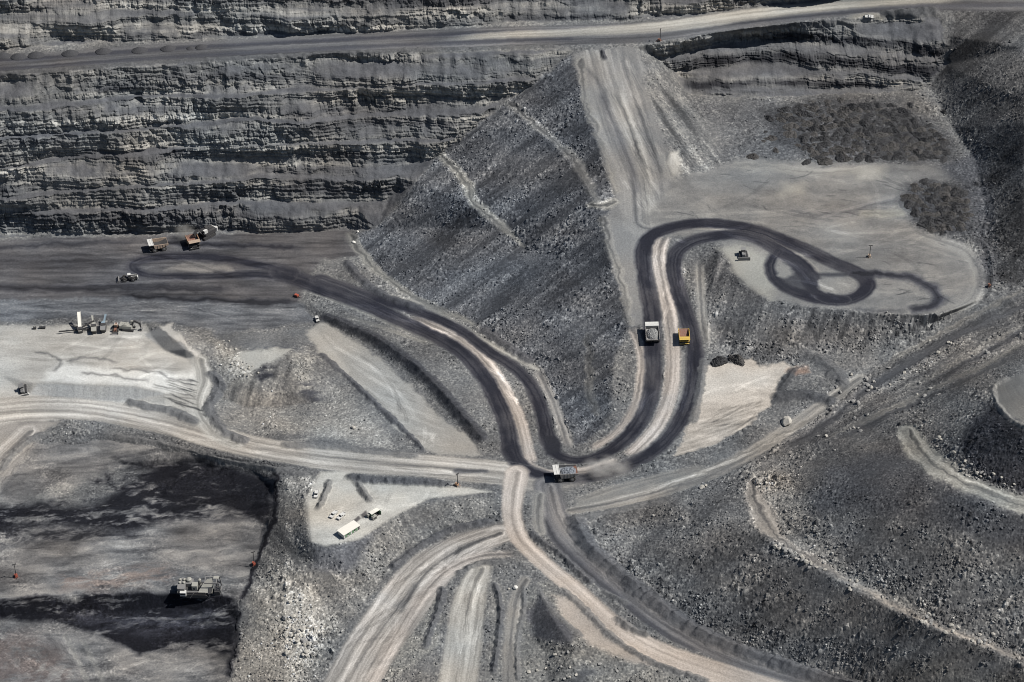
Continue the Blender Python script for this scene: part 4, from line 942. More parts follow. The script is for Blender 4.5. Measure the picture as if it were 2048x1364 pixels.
# scree aprons banked against the faces
# colours of the strata
pale = np.clip(hard * 1.1 + 0.2 + 0.5 * patch, 0, 1)
face = np.stack([0.190 + 0.185 * pale, 0.190 + 0.175 * pale, 0.186 + 0.158 * pale], -1)
seam = np.clip((vnoise(zz / 5.2 + 40, zz * 0 + 2.1 + BX / 260, 285) - 0.10) * 6, 0, 1)
seam = seam * np.clip(0.25 + 2.2 * fbm(BX / 60, zz / 9, 286, 3), 0, 1)
right = rb
seam = np.clip(seam * 0.8 * (1 - right) + 0.8 * ledge + right * bands_r * (0.95 + 0.35 * vnoise(BX / 9, zz / 2, 287)), 0, 1)
face = face * (1 - 0.75 * np.clip(crk, 0, 1) * 0.5)[..., None]
face = face * (1 - seam[..., None] * (0.68 + 0.2 * rb[..., None])) + np.array((0.038, 0.038, 0.043), f32) * seam[..., None] * 0.8
face = face * (1 + 0.55 * blk_t)[..., None]
bench = np.array((0.132, 0.132, 0.136), f32) * (1 + 0.15 * fbm(BX / 12, BY / 4, 289, 3))[..., None]
wallc = bench * (1 - S[..., None]) + face * S[..., None]
wm = np.clip(WALL * 1.4 - 0.2, 0, 1) * (ZONE == Z_WALL)
COL = COL * (1 - wm[..., None]) + wallc.astype(f32) * wm[..., None]
lum = COL.mean(-1)
COL *= (np.clip((lum / 0.27) ** 0.36, 0.25, 1.25) * 0.95)[..., None]
tw = np.clip((COL.mean(-1) - 0.03) / 0.19, 0, 1)[..., None]          # blue shade and warm light put into the colour, over slate and sandstone hues
COL *= np.array((0.935, 0.976, 1.06), f32) * (1 - tw) + np.array((0.972, 0.970, 0.952), f32) * tw
hue = 0.05 * fbm(U / 130, W2 / 110, 421, 3)
COL[..., 0] *= 1 + hue; COL[..., 2] *= 1 - hue
COL = np.clip(COL, 0.007, 0.7)

PX = BX + 0.12 * OUT
PY = BY - OUT * 0.95
PZ = Zs + DZ + OUT * 0.15
ZONE[PY * 0 + V < -150] = np.where(ZONE[PY * 0 + V < -150] == Z_WALL, Z_WALL, 0)

# ------------------------------------------------------------------ materials
def new_mat(name):
    m = bpy.data.materials.new(name)
    m.use_nodes = True
    return m, m.node_tree, m.node_tree.nodes["Principled BSDF"]

def ground_material():
    m, nt, b = new_mat("blasted_rock_and_dirt")
    b.inputs["Roughness"].default_value = 0.95
    b.inputs["Specular IOR Level"].default_value = 0.05
    at = nt.nodes.new("ShaderNodeAttribute"); at.attribute_name = "soil"
    tc = nt.nodes.new("ShaderNodeTexCoord")
    n1 = nt.nodes.new("ShaderNodeTexNoise"); n1.inputs["Scale"].default_value = 1.1; n1.inputs["Detail"].default_value = 4; n1.inputs["Roughness"].default_value = 0.7
    nt.links.new(tc.outputs["Object"], n1.inputs["Vector"])
    mp = nt.nodes.new("ShaderNodeMapRange"); mp.inputs["From Min"].default_value = 0.3; mp.inputs["From Max"].default_value = 0.7
    mp.inputs["To Min"].default_value = 0.78; mp.inputs["To Max"].default_value = 1.22
    nt.links.new(n1.outputs["Fac"], mp.inputs["Value"])
    mx = nt.nodes.new("ShaderNodeVectorMath"); mx.operation = 'SCALE'
    nt.links.new(at.outputs["Color"], mx.inputs[0]); nt.links.new(mp.outputs[0], mx.inputs["Scale"])
    nt.links.new(mx.outputs[0], b.inputs["Base Color"])
    bp = nt.nodes.new("ShaderNodeBump"); bp.inputs["Strength"].default_value = 0.5; bp.inputs["Distance"].default_value = 0.35
    nt.links.new(n1.outputs["Fac"], bp.inputs["Height"]); nt.links.new(bp.outputs[0], b.inputs["Normal"])
    return m
M_GROUND = ground_material()

def mesh_from(name, co, quads, mat, colors=None):
    me = bpy.data.meshes.new(name)
    me.vertices.add(len(co)); me.vertices.foreach_set("co", np.ascontiguousarray(co, f32).ravel())
    nq = len(quads)
    me.loops.add(nq * 4); me.loops.foreach_set("vertex_index", np.ascontiguousarray(quads, np.int32).ravel())
    me.polygons.add(nq)
    me.polygons.foreach_set("loop_start", np.arange(0, nq * 4, 4, dtype=np.int32))
    me.update(calc_edges=True)
    if colors is not None:
        ca = me.color_attributes.new("soil", 'FLOAT_COLOR', 'POINT')
        c4 = np.ones((len(co), 4), f32); c4[:, :3] = colors
        ca.data.foreach_set("color", c4.ravel())
    me.materials.append(mat)
    o = bpy.data.objects.new(name, me)
    scene.collection.objects.link(o)
    return o

IDX = np.arange(NU * NV, dtype=np.int32).reshape(NV, NU)
quads_all = np.stack([IDX[1:, :-1], IDX[1:, 1:], IDX[:-1, 1:], IDX[:-1, :-1]], -1).reshape(-1, 4)
fz = ZONE[:-1, :-1].reshape(-1)
CO = np.stack([PX, PY, PZ], -1).reshape(-1, 3)
CC = COL.reshape(-1, 3)
for zi, nm in enumerate(ZNAMES):
    q = quads_all[fz == zi]
    if len(q) == 0:
        continue
    ids, inv = np.unique(q, return_inverse=True)
    o = mesh_from(nm, CO[ids], inv.reshape(-1, 4), M_GROUND, CC[ids])
    o["kind"] = "structure"

# height of the finished ground under a photo pixel
def gidx(u, v):
    i = int(np.clip(np.searchsorted(UA, u), 1, NU - 1)); j = int(np.clip(np.searchsorted(VA, v), 1, NV - 1))
    return j, i
def at(u, v):
    j, i = gidx(u, v)
    return Vector((float(PX[j, i]), float(PY[j, i]), float(PZ[j, i])))
def base_at(u, v):
    j, i = gidx(u, v)
    return Vector((float(BX[j, i]), float(BY[j, i]), float(Zs[j, i])))
def slope_at(u, v, r=8):
    """unit normal of the smooth ground around a pixel"""
    a = base_at(u - r, v); b = base_at(u + r, v); c = base_at(u, v - r * 0.6); d = base_at(u, v + r * 0.6)
    n = (b - a).cross(c - d)
    return n.normalized() if n.length > 1e-6 else Vector((0, 0, 1))

# ------------------------------------------------------------------ object helpers
def paint(name, col, rough=0.55, dust=0.25, metal=0.0, dust_col=(0.22, 0.20, 0.175), scale=0.9):
    """worn machine paint with a procedural film of dust"""
    m, nt, b = new_mat(name)
    tc = nt.nodes.new("ShaderNodeTexCoord")
    n = nt.nodes.new("ShaderNodeTexNoise"); n.inputs["Scale"].default_value = scale; n.inputs["Detail"].default_value = 6; n.inputs["Roughness"].default_value = 0.65
    nt.links.new(tc.outputs["Object"], n.inputs["Vector"])
    mp = nt.nodes.new("ShaderNodeMapRange"); mp.inputs["From Min"].default_value = 0.35; mp.inputs["From Max"].default_value = 0.75
    mp.inputs["To Min"].default_value = dust * 0.3; mp.inputs["To Max"].default_value = min(1, dust * 2.0)
    nt.links.new(n.outputs["Fac"], mp.inputs["Value"])
    mx = nt.nodes.new("ShaderNodeMix"); mx.data_type = 'RGBA'
    mx.inputs[6].default_value = (*col, 1); mx.inputs[7].default_value = (*dust_col, 1)
    nt.links.new(mp.outputs[0], mx.inputs[0]); nt.links.new(mx.outputs[2], b.inputs["Base Color"])
    b.inputs["Roughness"].default_value = rough; b.inputs["Metallic"].default_value = metal
    b.inputs["Specular IOR Level"].default_value = 0.3
    return m
M = dict(
    yellow=paint("yellow_machine_paint", (0.62, 0.41, 0.06), dust=0.25),
    orange=paint("faded_orange_paint", (0.40, 0.22, 0.12), dust=0.35),
    peach=paint("sunbleached_tray_paint", (0.46, 0.34, 0.25), dust=0.4),
    white=paint("white_paint", (0.60, 0.595, 0.57), dust=0.2),
    cream=paint("cream_roof_sheet", (0.70, 0.67, 0.60), dust=0.06),
    green=paint("green_panel", (0.12, 0.24, 0.13), dust=0.15),
    grey=paint("grey_steel", (0.20, 0.205, 0.21), dust=0.3),
    pale=paint("pale_machine_paint", (0.33, 0.325, 0.29), dust=0.25),
    steel=paint("worn_steel", (0.17, 0.17, 0.175), dust=0.35, rough=0.6),
    dark=paint("dark_steel", (0.035, 0.036, 0.04), dust=0.12),
    tyre=paint("tyre_rubber", (0.02, 0.02, 0.021), dust=0.14, rough=0.85),
    glass=paint("dark_glass", (0.012, 0.016, 0.02), dust=0.02, rough=0.15),
    rust=paint("rusty_tray_floor", (0.20, 0.075, 0.045), dust=0.3),
    red=paint("orange_red_paint", (0.34, 0.06, 0.03), dust=0.2),
    blue=paint("blue_grey_paint", (0.22, 0.30, 0.36), dust=0.2),
    lamp=paint("lamp_glass", (0.6, 0.6, 0.58), dust=0.05, rough=0.2),
)
def rock_mat(name, col, var=0.5):
    m, nt, b = new_mat(name)
    tc = nt.nodes.new("ShaderNodeTexCoord"); n = nt.nodes.new("ShaderNodeTexNoise")
    n.inputs["Scale"].default_value = 1.6; n.inputs["Detail"].default_value = 8; n.inputs["Roughness"].default_value = 0.75
    nt.links.new(tc.outputs["Object"], n.inputs["Vector"])
    r = nt.nodes.new("ShaderNodeMapRange"); r.inputs["From Min"].default_value = 0.25; r.inputs["From Max"].default_value = 0.75
    r.inputs["To Min"].default_value = 1 - var; r.inputs["To Max"].default_value = 1 + var
    nt.links.new(n.outputs["Fac"], r.inputs["Value"])
    v = nt.nodes.new("ShaderNodeVectorMath"); v.operation = 'SCALE'; v.inputs[0].default_value = col
    nt.links.new(r.outputs[0], v.inputs["Scale"]); nt.links.new(v.outputs[0], b.inputs["Base Color"])
    b.inputs["Roughness"].default_value = 0.95; b.inputs["Specular IOR Level"].default_value = 0.08
    bp = nt.nodes.new("ShaderNodeBump"); bp.inputs["Strength"].default_value = 0.8; bp.inputs["Distance"].default_value = 0.4
    nt.links.new(n.outputs["Fac"], bp.inputs["Height"]); nt.links.new(bp.outputs[0], b.inputs["Normal"])
    return m
M["spoil"] = rock_mat("dark_spoil", (0.050, 0.050, 0.052), 0.7)
M["spoil2"] = rock_mat("brown_grey_spoil", (0.074, 0.071, 0.069), 0.7)
M["gravel"] = rock_mat("dark_gravel", (0.062, 0.062, 0.066), 0.3)
M["load"] = rock_mat("broken_grey_rock", (0.27, 0.27, 0.265), 0.7)
M["loadb"] = rock_mat("blue_grey_fines", (0.22, 0.235, 0.26), 0.4)
M["boulder"] = rock_mat("pale_boulder_stone", (0.40, 0.38, 0.34), 0.35)
M["boulder2"] = rock_mat("grey_boulder_stone", (0.26, 0.255, 0.245), 0.4)
M["boulder3"] = rock_mat("white_boulder_stone", (0.68, 0.66, 0.61), 0.2)

class MB:
    """collects shapes, then becomes ONE mesh object"""
    def __init__(s): s.v = []; s.f = []
    def add(s, vs, fs):
        k = len(s.v); s.v += [tuple(p) for p in vs]; s.f += [tuple(i + k for i in q) for q in fs]; return s
    def box(s, x0, x1, y0, y1, z0, z1, bev=0.0, top=1.0):
        """box with chamfered upright corners and an optional smaller top"""
        cx, cy = (x0 + x1) / 2, (y0 + y1) / 2
        b = min(bev, (x1 - x0) / 3, (y1 - y0) / 3)
        if b > 0:
            ring = [(x0 + b, y0), (x1 - b, y0), (x1, y0 + b), (x1, y1 - b), (x1 - b, y1), (x0 + b, y1), (x0, y1 - b), (x0, y0 + b)]
        else:
            ring = [(x0, y0), (x1, y0), (x1, y1), (x0, y1)]
        n = len(ring)
        vs = [(x, y, z0) for x, y in ring] + [(cx + (x - cx) * top, cy + (y - cy) * top, z1) for x, y in ring]
        return s.add(vs, [tuple(range(n))[::-1], tuple(range(n, 2 * n))] + [(i, (i + 1) % n, n + (i + 1) % n, n + i) for i in range(n)])
    def prism(s, prof, y0, y1):
        """side profile of (x, z) points extruded across y"""
        n = len(prof)
        vs = [(x, y0, z) for x, z in prof] + [(x, y1, z) for x, z in prof]
        return s.add(vs, [tuple(range(n)), tuple(range(n, 2 * n))[::-1]] + [(i, n + i, n + (i + 1) % n, (i + 1) % n) for i in range(n)])
    def tube(s, a, b, r0, r1=None, n=10):
        a, b = Vector(a), Vector(b); r1 = r0 if r1 is None else r1
        d = (b - a).normalized(); q = d.orthogonal().normalized(); w = d.cross(q)
        vs = []
        for p, r in ((a, r0), (b, r1)):
            vs += [p + (q * math.cos(t) + w * math.sin(t)) * r for t in [2 * math.pi * i / n for i in range(n)]]
        return s.add(vs, [tuple(range(n))[::-1], tuple(range(n, 2 * n))] + [(i, (i + 1) % n, n + (i + 1) % n, n + i) for i in range(n)])
    def beam(s, a, b, w0, h0, w1=None, h1=None):
        """tapered box beam between two points"""
        a, b = Vector(a), Vector(b); w1 = w0 if w1 is None else w1; h1 = h0 if h1 is None else h1
        d = (b - a).normalized(); sd = d.cross(Vector((0, 0, 1)))
        sd = sd.normalized() if sd.length > 1e-4 else Vector((0, 1, 0))
        up = sd.cross(d)
        vs = []
        for p, w, h in ((a, w0, h0), (b, w1, h1)):
            vs += [p + sd * (sx * w / 2) + up * (sz * h / 2) for sx, sz in ((-1, -1), (1, -1), (1, 1), (-1, 1))]
        return s.add(vs, [(3, 2, 1, 0), (4, 5, 6, 7)] + [(i, (i + 1) % 4, 4 + (i + 1) % 4, 4 + i) for i in range(4)])
    def lathe_y(s, c, prof, n=18):
        """(radius, y) profile turned about the y axis through c"""
        vs = []
        for r, y in prof:
            vs += [(c[0] + r * math.cos(2 * math.pi * i / n), c[1] + y, c[2] + r * math.sin(2 * math.pi * i / n)) for i in range(n)]
        fs = [tuple(range(n))]
        for k in range(len(prof) - 1):
            fs += [(k * n + i, (k + 1) * n + i, (k + 1) * n + (i + 1) % n, k * n + (i + 1) % n) for i in range(n)]
        fs.append(tuple(range((len(prof) - 1) * n, len(prof) * n))[::-1])
        return s.add(vs, fs)
    def build(s, name, mat, parent=None):
        me = bpy.data.meshes.new(name); me.from_pydata(s.v, [], s.f); me.update()
        import bmesh
        bm = bmesh.new(); bm.from_mesh(me); bmesh.ops.recalc_face_normals(bm, faces=bm.faces); bm.to_mesh(me); bm.free()
        me.materials.append(mat if not isinstance(mat, str) else M[mat])
        o = bpy.data.objects.new(name, me); scene.collection.objects.link(o)
        if parent is not None: o.parent = parent
        return o

def thing(name, label, cat, group=None):
    o = bpy.data.objects.new(name, None); scene.collection.objects.link(o)
    o.empty_display_size = 0.5
    return tag(o, label, cat, group)
def tag(o, label, cat, group=None):
    o["label"] = label; o["category"] = cat
    if group: o["group"] = group
    return o
def kids(o): return [c for c in bpy.data.objects if c.parent is o]
def copy_tree(o, parent=None):
    c = o.copy(); scene.collection.objects.link(c); c.parent = parent
    for ch in kids(o): copy_tree(ch, c)
    return c
def heading(u, v, du, dv):
    return (base_at(u + du, v + dv) - base_at(u - du, v - dv))
def seat(o, u, v, head=(1, 0), tilt=True, sink=0.06, scale=1.0, r=8):
    """stand a thing on the ground, its x axis along head (pixels), leaning with the slope"""
    p = at(u, v)
    n = slope_at(u, v, r) if tilt else Vector((0, 0, 1))
    f = heading(u, v, head[0] * 6, head[1] * 6); f = (f - n * f.dot(n)).normalized()
    s = n.cross(f)
    m = Matrix((f, s, n)).transposed().to_4x4()
    o.matrix_world = Matrix.Translation(p - n * sink) @ m @ Matrix.Scale(scale, 4)
    return o
def wheel(parent, x, y, r, w, out, rim_mat="steel"):
    """tyre with tread shoulders; its rim is a sub-part; out = side (+1/-1) the rim faces"""
    t = MB().lathe_y((x, y, r), [(r * 0.55, -w / 2), (r * 0.93, -w / 2), (r, -w * 0.32), (r, w * 0.32), (r * 0.93, w / 2), (r * 0.55, w / 2)], 20).build("wheel", "tyre", parent)
    MB().lathe_y((x, y + out * w * 0.32, r), [(r * 0.54, -w * 0.2), (r * 0.54, w * 0.2)], 14).lathe_y((x, y + out * w * 0.5, r), [(r * 0.25, -w * 0.12), (r * 0.22, w * 0.1)], 10).build("rim", rim_mat, t)
    return t
def track(parent, y, x0, x1, h, w, mat="dark"):
    """crawler: one oblong belt with grouser ribs"""
    r = h / 2; prof = []
    for i in range(7):
        a = math.pi / 2 + math.pi * i / 6; prof.append((x0 + r + r * math.cos(a), r + r * math.sin(a)))
    for i in range(7):
        a = -math.pi / 2 + math.pi * i / 6; prof.append((x1 - r + r * math.cos(a), r + r * math.sin(a)))
    b = MB().prism(prof, y - w / 2, y + w / 2)
    k = int((x1 - x0 - h) / 0.7)
    for i in range(k + 1):
        x = x0 + r + i * 0.7; b.box(x - 0.09, x + 0.09, y - w / 2 - 0.03, y + w / 2 + 0.03, h - 0.02, h + 0.08)
    return b.build("track", mat, parent)

# ------------------------------------------------------------------ haul trucks
def haul_truck(label, tray, canopy, body, floor, load=None, load_label=None, group="haul trucks at work in the mine"):
    t = thing("haul_truck", label, "mining truck", group)
    MB().box(-5.6, 5.6, -1.3, -0.6, 1.5, 2.5).box(-5.6, 5.6, 0.6, 1.3, 1.5, 2.5).box(-4.2, -2.6, -2.6, 2.6, 1.2, 2.3, 0.2).box(2.9, 3.7, -2.9, 2.9, 1.4, 2.2, 0.1).build("chassis", "dark", t)
    for y, o in ((-3.55, -1), (3.55, 1)): wheel(t, 3.3, y, 1.85, 1.35, o)
    for y, o in ((-3.75, -1), (-2.25, -1), (2.25, 1), (3.75, 1)): wheel(t, -3.4, y, 1.85, 1.35, o)
    MB().box(2.0, 6.3, -4.0, 4.0, 3.5, 3.75, 0.3).box(4.9, 6.2, -1.5, 1.5, 2.0, 3.5, 0.2).build("deck", body, t)
    MB().box(6.2, 6.45, -1.6, 1.6, 1.7, 3.45, 0.05).box(6.45, 6.5, -1.3, 1.3, 1.9, 3.3).build("radiator_grille", "dark", t)
    MB().box(5.9, 6.9, -3.9, 3.9, 1.15, 1.6, 0.2).build("bumper", body, t)
    c = MB().box(4.0, 6.1, 1.4, 3.5, 3.75, 5.6, 0.2, 0.9).build("cab", body, t)
    MB().box(6.0, 6.14, 1.6, 3.3, 4.5, 5.3).box(4.4, 5.7, 3.42, 3.55, 4.5, 5.3).build("window", "glass", c)
    MB().tube((6.0, -3.6, 3.8), (6.0, -3.6, 4.8), 0.05, n=6).tube((6.0, -3.6, 4.8), (6.0, 1.0, 4.8), 0.05, n=6).tube((6.0, -1.3, 3.8), (6.0, -1.3, 4.8), 0.05, n=6).tube((2.3, -3.9, 4.8), (6.0, -3.6, 4.8), 0.05, n=6).build("handrail", body, t)
    MB().beam((6.9, -2.3, 0.7), (6.3, -2.3, 3.6), 0.08, 0.1).beam((6.9, -1.7, 0.7), (6.3, -1.7, 3.6), 0.08, 0.1).box(6.45, 6.75, -2.3, -1.7, 1.8, 1.9).box(6.35, 6.6, -2.3, -1.7, 2.6, 2.7).build("ladder", "steel", t)
    for y in (-2.9, 2.9): MB().tube((6.88, y, 1.95), (7.02, y, 1.95), 0.28, 0.3, 10).build("headlight", "lamp", t)
    MB().tube((0.8, -3.3, 2.0), (0.8, -2.0, 2.0), 0.75, n=12).build("fuel_tank", "dark", t)
    tr = MB()
    tr.prism([(-6.9, 4.9), (-6.8, 4.6), (-1.5, 3.0), (3.0, 3.1), (3.1, 3.4), (-1.4, 3.3)], -4.0, 4.0)
    tr.prism([(2.9, 3.1), (3.2, 3.1), (4.0, 6.4), (3.6, 6.4)], -4.25, 4.25)
    for y0, y1 in ((-4.35, -4.0), (4.0, 4.35)):
        tr.prism([(-6.9, 4.75), (-1.5, 3.0), (3.1, 3.1), (3.9, 6.4), (-6.2, 5.9), (-6.9, 5.5)], y0, y1)
    for x in (-4.8, -2.9, -1.0, 0.9):
        for sgn in (-1, 1): tr.box(x - 0.18, x + 0.18, min(sgn * 4.35, sgn * 4.55), max(sgn * 4.35, sgn * 4.55), 3.4 + max(0, (-1.5 - x)) * 0.3, 6.0)
    tray_o = tr.build("tray", tray, t)
    if floor: MB().prism([(-6.7, 5.02), (-1.4, 3.38), (3.0, 3.48), (3.0, 3.44), (-1.4, 3.32), (-6.7, 4.96)], -3.98, 3.98).build("tray_floor", floor, tray_o)
    MB().prism([(3.6, 6.4), (4.0, 6.4), (7.2, 6.55), (7.2, 6.8), (3.7, 6.75)], -4.3, 4.3).box(3.65, 4.0, -4.3, 4.3, 6.75, 6.95).box(5.2, 5.5, -4.2, 4.2, 6.6, 6.92).build("canopy", canopy, t)
    return t
def rock_load(label, mat, hgt, truck_m, seed):
    rr = random.Random(seed)
    nx, ny = 34, 26; vs, fs = [], []
    for i in range(nx + 1):
        for j in range(ny + 1):
            a = -1 + 2 * i / nx; b = -1 + 2 * j / ny
            k = max(0, 1 - (abs(a) ** 2.2 + abs(b) ** 2.2))
            z = 4.5 + hgt * k ** 0.6 + rr.uniform(-0.28, 0.32) * (k > 0.02)
            vs.append((-1.5 + 4.6 * a + rr.uniform(-.12, .12), 3.85 * b + rr.uniform(-.12, .12), z))
    for i in range(nx):
        for j in range(ny):
            q = i * (ny + 1) + j; fs.append((q, q + ny + 1, q + ny + 2, q + 1))
    o = MB().add(vs, fs).build("rock_load", mat)
    tag(o, label, "rubble load"); o.matrix_world = truck_m
    return o
tk = haul_truck("yellow haul truck with pale canopy driving left on the pit floor", "peach", "white", "dark", "dark")
seat(tk, 317, 497, (-1, 0.16), scale=0.9)
tk = haul_truck("orange haul truck facing the camera under the shovel in a dust puff", "orange", "peach", "dark", "rust")
seat(tk, 386, 489, (0.45, 1.0), scale=0.88)
tk = haul_truck("white canopied haul truck heaped with grey rock climbing the dark road", "steel", "white", "yellow", None)
seat(tk, 1303, 674, (-0.02, -1), scale=0.92)
rock_load("heap of broken grey rock in the truck climbing the hill", "load", 2.5, tk.matrix_world.copy(), 3)
tk = haul_truck("haul truck with white canopy and bluish load crossing the road junction", "steel", "white", "dark", "rust")
seat(tk, 1131, 954, (-1, 0.05), scale=0.96)
rock_load("blue grey fines in the truck crossing the junction", "loadb", 1.5, tk.matrix_world.copy(), 4)
tk = haul_truck("bright yellow empty dump truck driving down the outer dark lane", "yellow", "yellow", "yellow", "rust")
seat(tk, 1367, 677, (0.05, 1), scale=0.72)

# ------------------------------------------------------------------ crawler machines
def excavator(label, house, boom, cabm, pts, s=1.0, face=False, group=None, big=False):
    t = thing("excavator", label, "excavator", group)
    for y in (-2.3, 2.3): track(t, y, -3.6, 3.6, 1.5, 1.1)
    MB().box(-1.6, 1.6, -1.8, 1.8, 0.6, 1.3, 0.2).tube((0, 0, 1.2), (0, 0, 1.75), 1.5, n=16).build("undercarriage", "dark", t)
    MB().box(-4.4, 2.4, -2.5, 2.5, 1.75, 3.6, 0.35).box(-3.6, -0.6, -2.2, 1.0, 3.6, 4.1, 0.2).build("engine_house", house, t)
    MB().box(-5.6, -4.4, -2.6, 2.6, 1.7, 3.7, 0.4).build("counterweight", cabm, t)
    c = MB().box(0.7, 2.9, 1.1, 2.5, 3.6, 5.3, 0.15, 0.92).build("cab", cabm, t)
    MB().box(2.75, 2.92, 1.25, 2.35, 3.9, 5.0).build("window", "glass", c)
    MB().tube((-2.4, -1.2, 4.0), (-2.4, -1.2, 5.0), 0.16, n=8).build("exhaust", "dark", t)
    MB().tube((-1.6, 0.4, 4.0), (-1.6, 0.4, 4.8), 0.14, n=8).build("exhaust", "dark", t)
    p = [Vector((x, 0, z)) for x, z in pts]
    bm_ = MB().beam(p[0], p[1], 1.1, 1.0, 1.0, 1.3).beam(p[1], p[2], 1.0, 1.3, 0.8, 0.8).build("boom", boom, t)
    MB().tube((p[0].x + 0.6, 0.75, p[0].z - 0.8), (p[1].x, 0.7, p[1].z - 0.2), 0.16, n=8).tube((p[0].x + 0.6, -0.75, p[0].z - 0.8), (p[1].x, -0.7, p[1].z - 0.2), 0.16, n=8).build("hydraulic_ram", "steel", bm_)
    MB().beam(p[2] + (p[2] - p[3]) * 0.12, p[3], 0.8, 1.0, 0.6, 0.6).build("stick", boom, t)
    q = p[3]
    MB().prism([(q.x - 0.3, q.z + 0.5), (q.x + 0.7, q.z + 0.2), (q.x + 0.9, q.z - 1.0), (q.x - 0.1, q.z - 1.7), (q.x - 1.2, q.z - 1.4), (q.x - 1.0, q.z - 1.1), (q.x - 0.1, q.z - 1.2), (q.x + 0.4, q.z - 0.7)], -1.1, 1.1).build("bucket", "steel", t)
    for y in (-0.8, 0, 0.8): pass
    return t
e = excavator("dark hydraulic shovel with white end loading trucks at the wall foot", "dark", "dark", "white", [(1.6, 2.6), (5.2, 6.2), (7.2, 5.2), (6.4, 2.2)])
seat(e, 412, 472, (-0.9, 0.5), scale=1.35)
e = excavator("small excavator with curved dark boom beside the crusher line", "pale", "dark", "pale", [(1.5, 2.6), (3.6, 6.6), (7.0, 5.2), (7.6, 1.9)])
seat(e, 257, 658, (1, 0.06), scale=1.0)

def mining_shovel():
    """the big pale machine on the coal bench"""
    t = thing("mining_shovel", "large pale mining shovel standing at the edge of the coal bench", "mining shovel")
    for y in (-4.0, 4.0): track(t, y, -6.0, 6.0, 2.4, 1.9)
    MB().box(-3, 3, -3, 3, 0.9, 2.2, 0.4).tube((0, 0, 2.1), (0, 0, 2.9), 3.0, n=20).build("undercarriage", "dark", t)
    h = MB().box(-10.5, 5.5, -4.6, 4.6, 2.9, 3.5, 0.3).build("deck", "dark", t)
    MB().box(-10.4, -6.2, -4.3, 4.3, 3.5, 6.4, 0.4).box(-6.2, -2.2, 0.2, 4.4, 3.5, 6.0, 0.3).build("engine_house", "steel", t)
    for x, y in ((-9.4, 2.6), (-7.2, 2.6), (-9.4, 0.2), (-7.2, 0.2)):
        MB().tube((x, y, 6.4), (x, y, 7.2), 0.75, 0.75, 14).tube((x, y, 7.2), (x, y, 7.6), 0.75, 0.3, 14).build("air_cleaner", "pale", t)
    MB().tube((-4.6, 2.6, 6.0), (-4.6, 2.6, 7.4), 1.5, 1.5, 16).tube((-4.6, 2.6, 7.4), (-4.6, 2.6, 8.0), 1.5, 0.7, 16).build("tank", "pale", t)
    c = MB().box(-8.8, -5.4, -6.0, -3.6, 2.4, 4.8, 0.2).build("cab", "white", t)
    MB().box(-8.6, -5.6, -6.06, -5.98, 3.4, 4.4).build("window", "glass", c)
    k = MB().box(-2.6, 0.6, -2.6, 0.8, 3.5, 6.8, 0.25).build("control_room", "pale", t)
    MB().box(-1.7, -0.9, -2.68, -2.58, 4.2, 5.4).build("window", "glass", k)
    MB().tube((1.2, 2.4, 3.5), (1.2, 2.4, 7.2), 0.9, 0.9, 14).tube((1.2, 2.4, 7.2), (1.2, 2.4, 7.7), 0.9, 0.3, 14).build("tank", "pale", t)
    plate = [(1.0, -4.4, 3.9), (8.6, -4.6, 3.7), (9.4, -1.6, 7.2), (8.4, 1.2, 9.4), (5.8, 1.2, 8.8), (3.0, -1.2, 6.6)]
    low = [(x, y + 1.0, z - 1.3) for x, y, z in plate]; n_ = len(plate)
    MB().add(plate + low, [tuple(range(n_)), tuple(range(n_, 2 * n_))[::-1]] + [(i, (i + 1) % n_, n_ + (i + 1) % n_, n_ + i) for i in range(n_)]).build("boom", "pale", t)
    MB().add([(6.6, -4.66, 3.86), (8.5, -4.72, 3.82), (8.9, -2.6, 6.3), (6.9, -2.9, 5.9), (6.6, -4.4, 3.9), (8.5, -4.45, 3.86), (8.85, -2.4, 6.2), (6.9, -2.7, 5.8)], [(0, 1, 2, 3), (7, 6, 5, 4), (0, 4, 5, 1), (1, 5, 6, 2), (2, 6, 7, 3), (3, 7, 4, 0)]).build("boom_opening", "dark", t)
    g = MB()
    for y in (-2.6, 2.4):
        g.beam((10.6, y, 2.6), (11.2, y, 9.4), 0.5, 0.5).beam((13.2, y, 2.6), (12.4, y, 9.2), 0.5, 0.5).beam((10.6, y, 4.2), (13.2, y, 6.4), 0.3, 0.3).beam((13.2, y, 4.0), (10.8, y, 6.6), 0.3, 0.3).beam((4.6, y, 9.2), (12.6, y, 9.3), 0.45, 0.45)
    g.beam((11.2, -2.6, 9.3), (11.2, 2.4, 9.3), 0.4, 0.4).beam((13.2, -2.6, 2.7), (13.2, 2.4, 2.7), 0.4, 0.4).beam((4.8, -2.6, 9.2), (4.8, 2.4, 9.2), 0.4, 0.4)
    g.build("gantry", "steel", t)
    MB().box(9.2, 12.2, 0.6, 2.6, 9.55, 9.75, 0.1).build("gantry_roof", "pale", t)
    MB().prism([(9.6, 3.4), (12.6, 3.6), (13.0, 1.4), (11.6, 0.2), (9.8, 0.5)], -3.4, 1.2).build("bucket", "dark", t)
    r = MB()
    for x in (-10.2, -7, -4, -1, 2, 5):
        r.tube((x, -4.5, 3.5), (x, -4.5, 4.6), 0.06, n=6)
    r.tube((-5.2, -4.5, 4.6), (5.2, -4.5, 4.6), 0.06, n=6).build("handrail", "white", t)
    MB().beam((-3.6, -5.2, 0.6), (-1.6, -4.7, 3.5), 0.9, 0.15).build("stairs", "steel", t)
    return t
ms = mining_shovel()
seat(ms, 395, 1182, (1, -0.04), tilt=False, sink=0.3, scale=0.98)

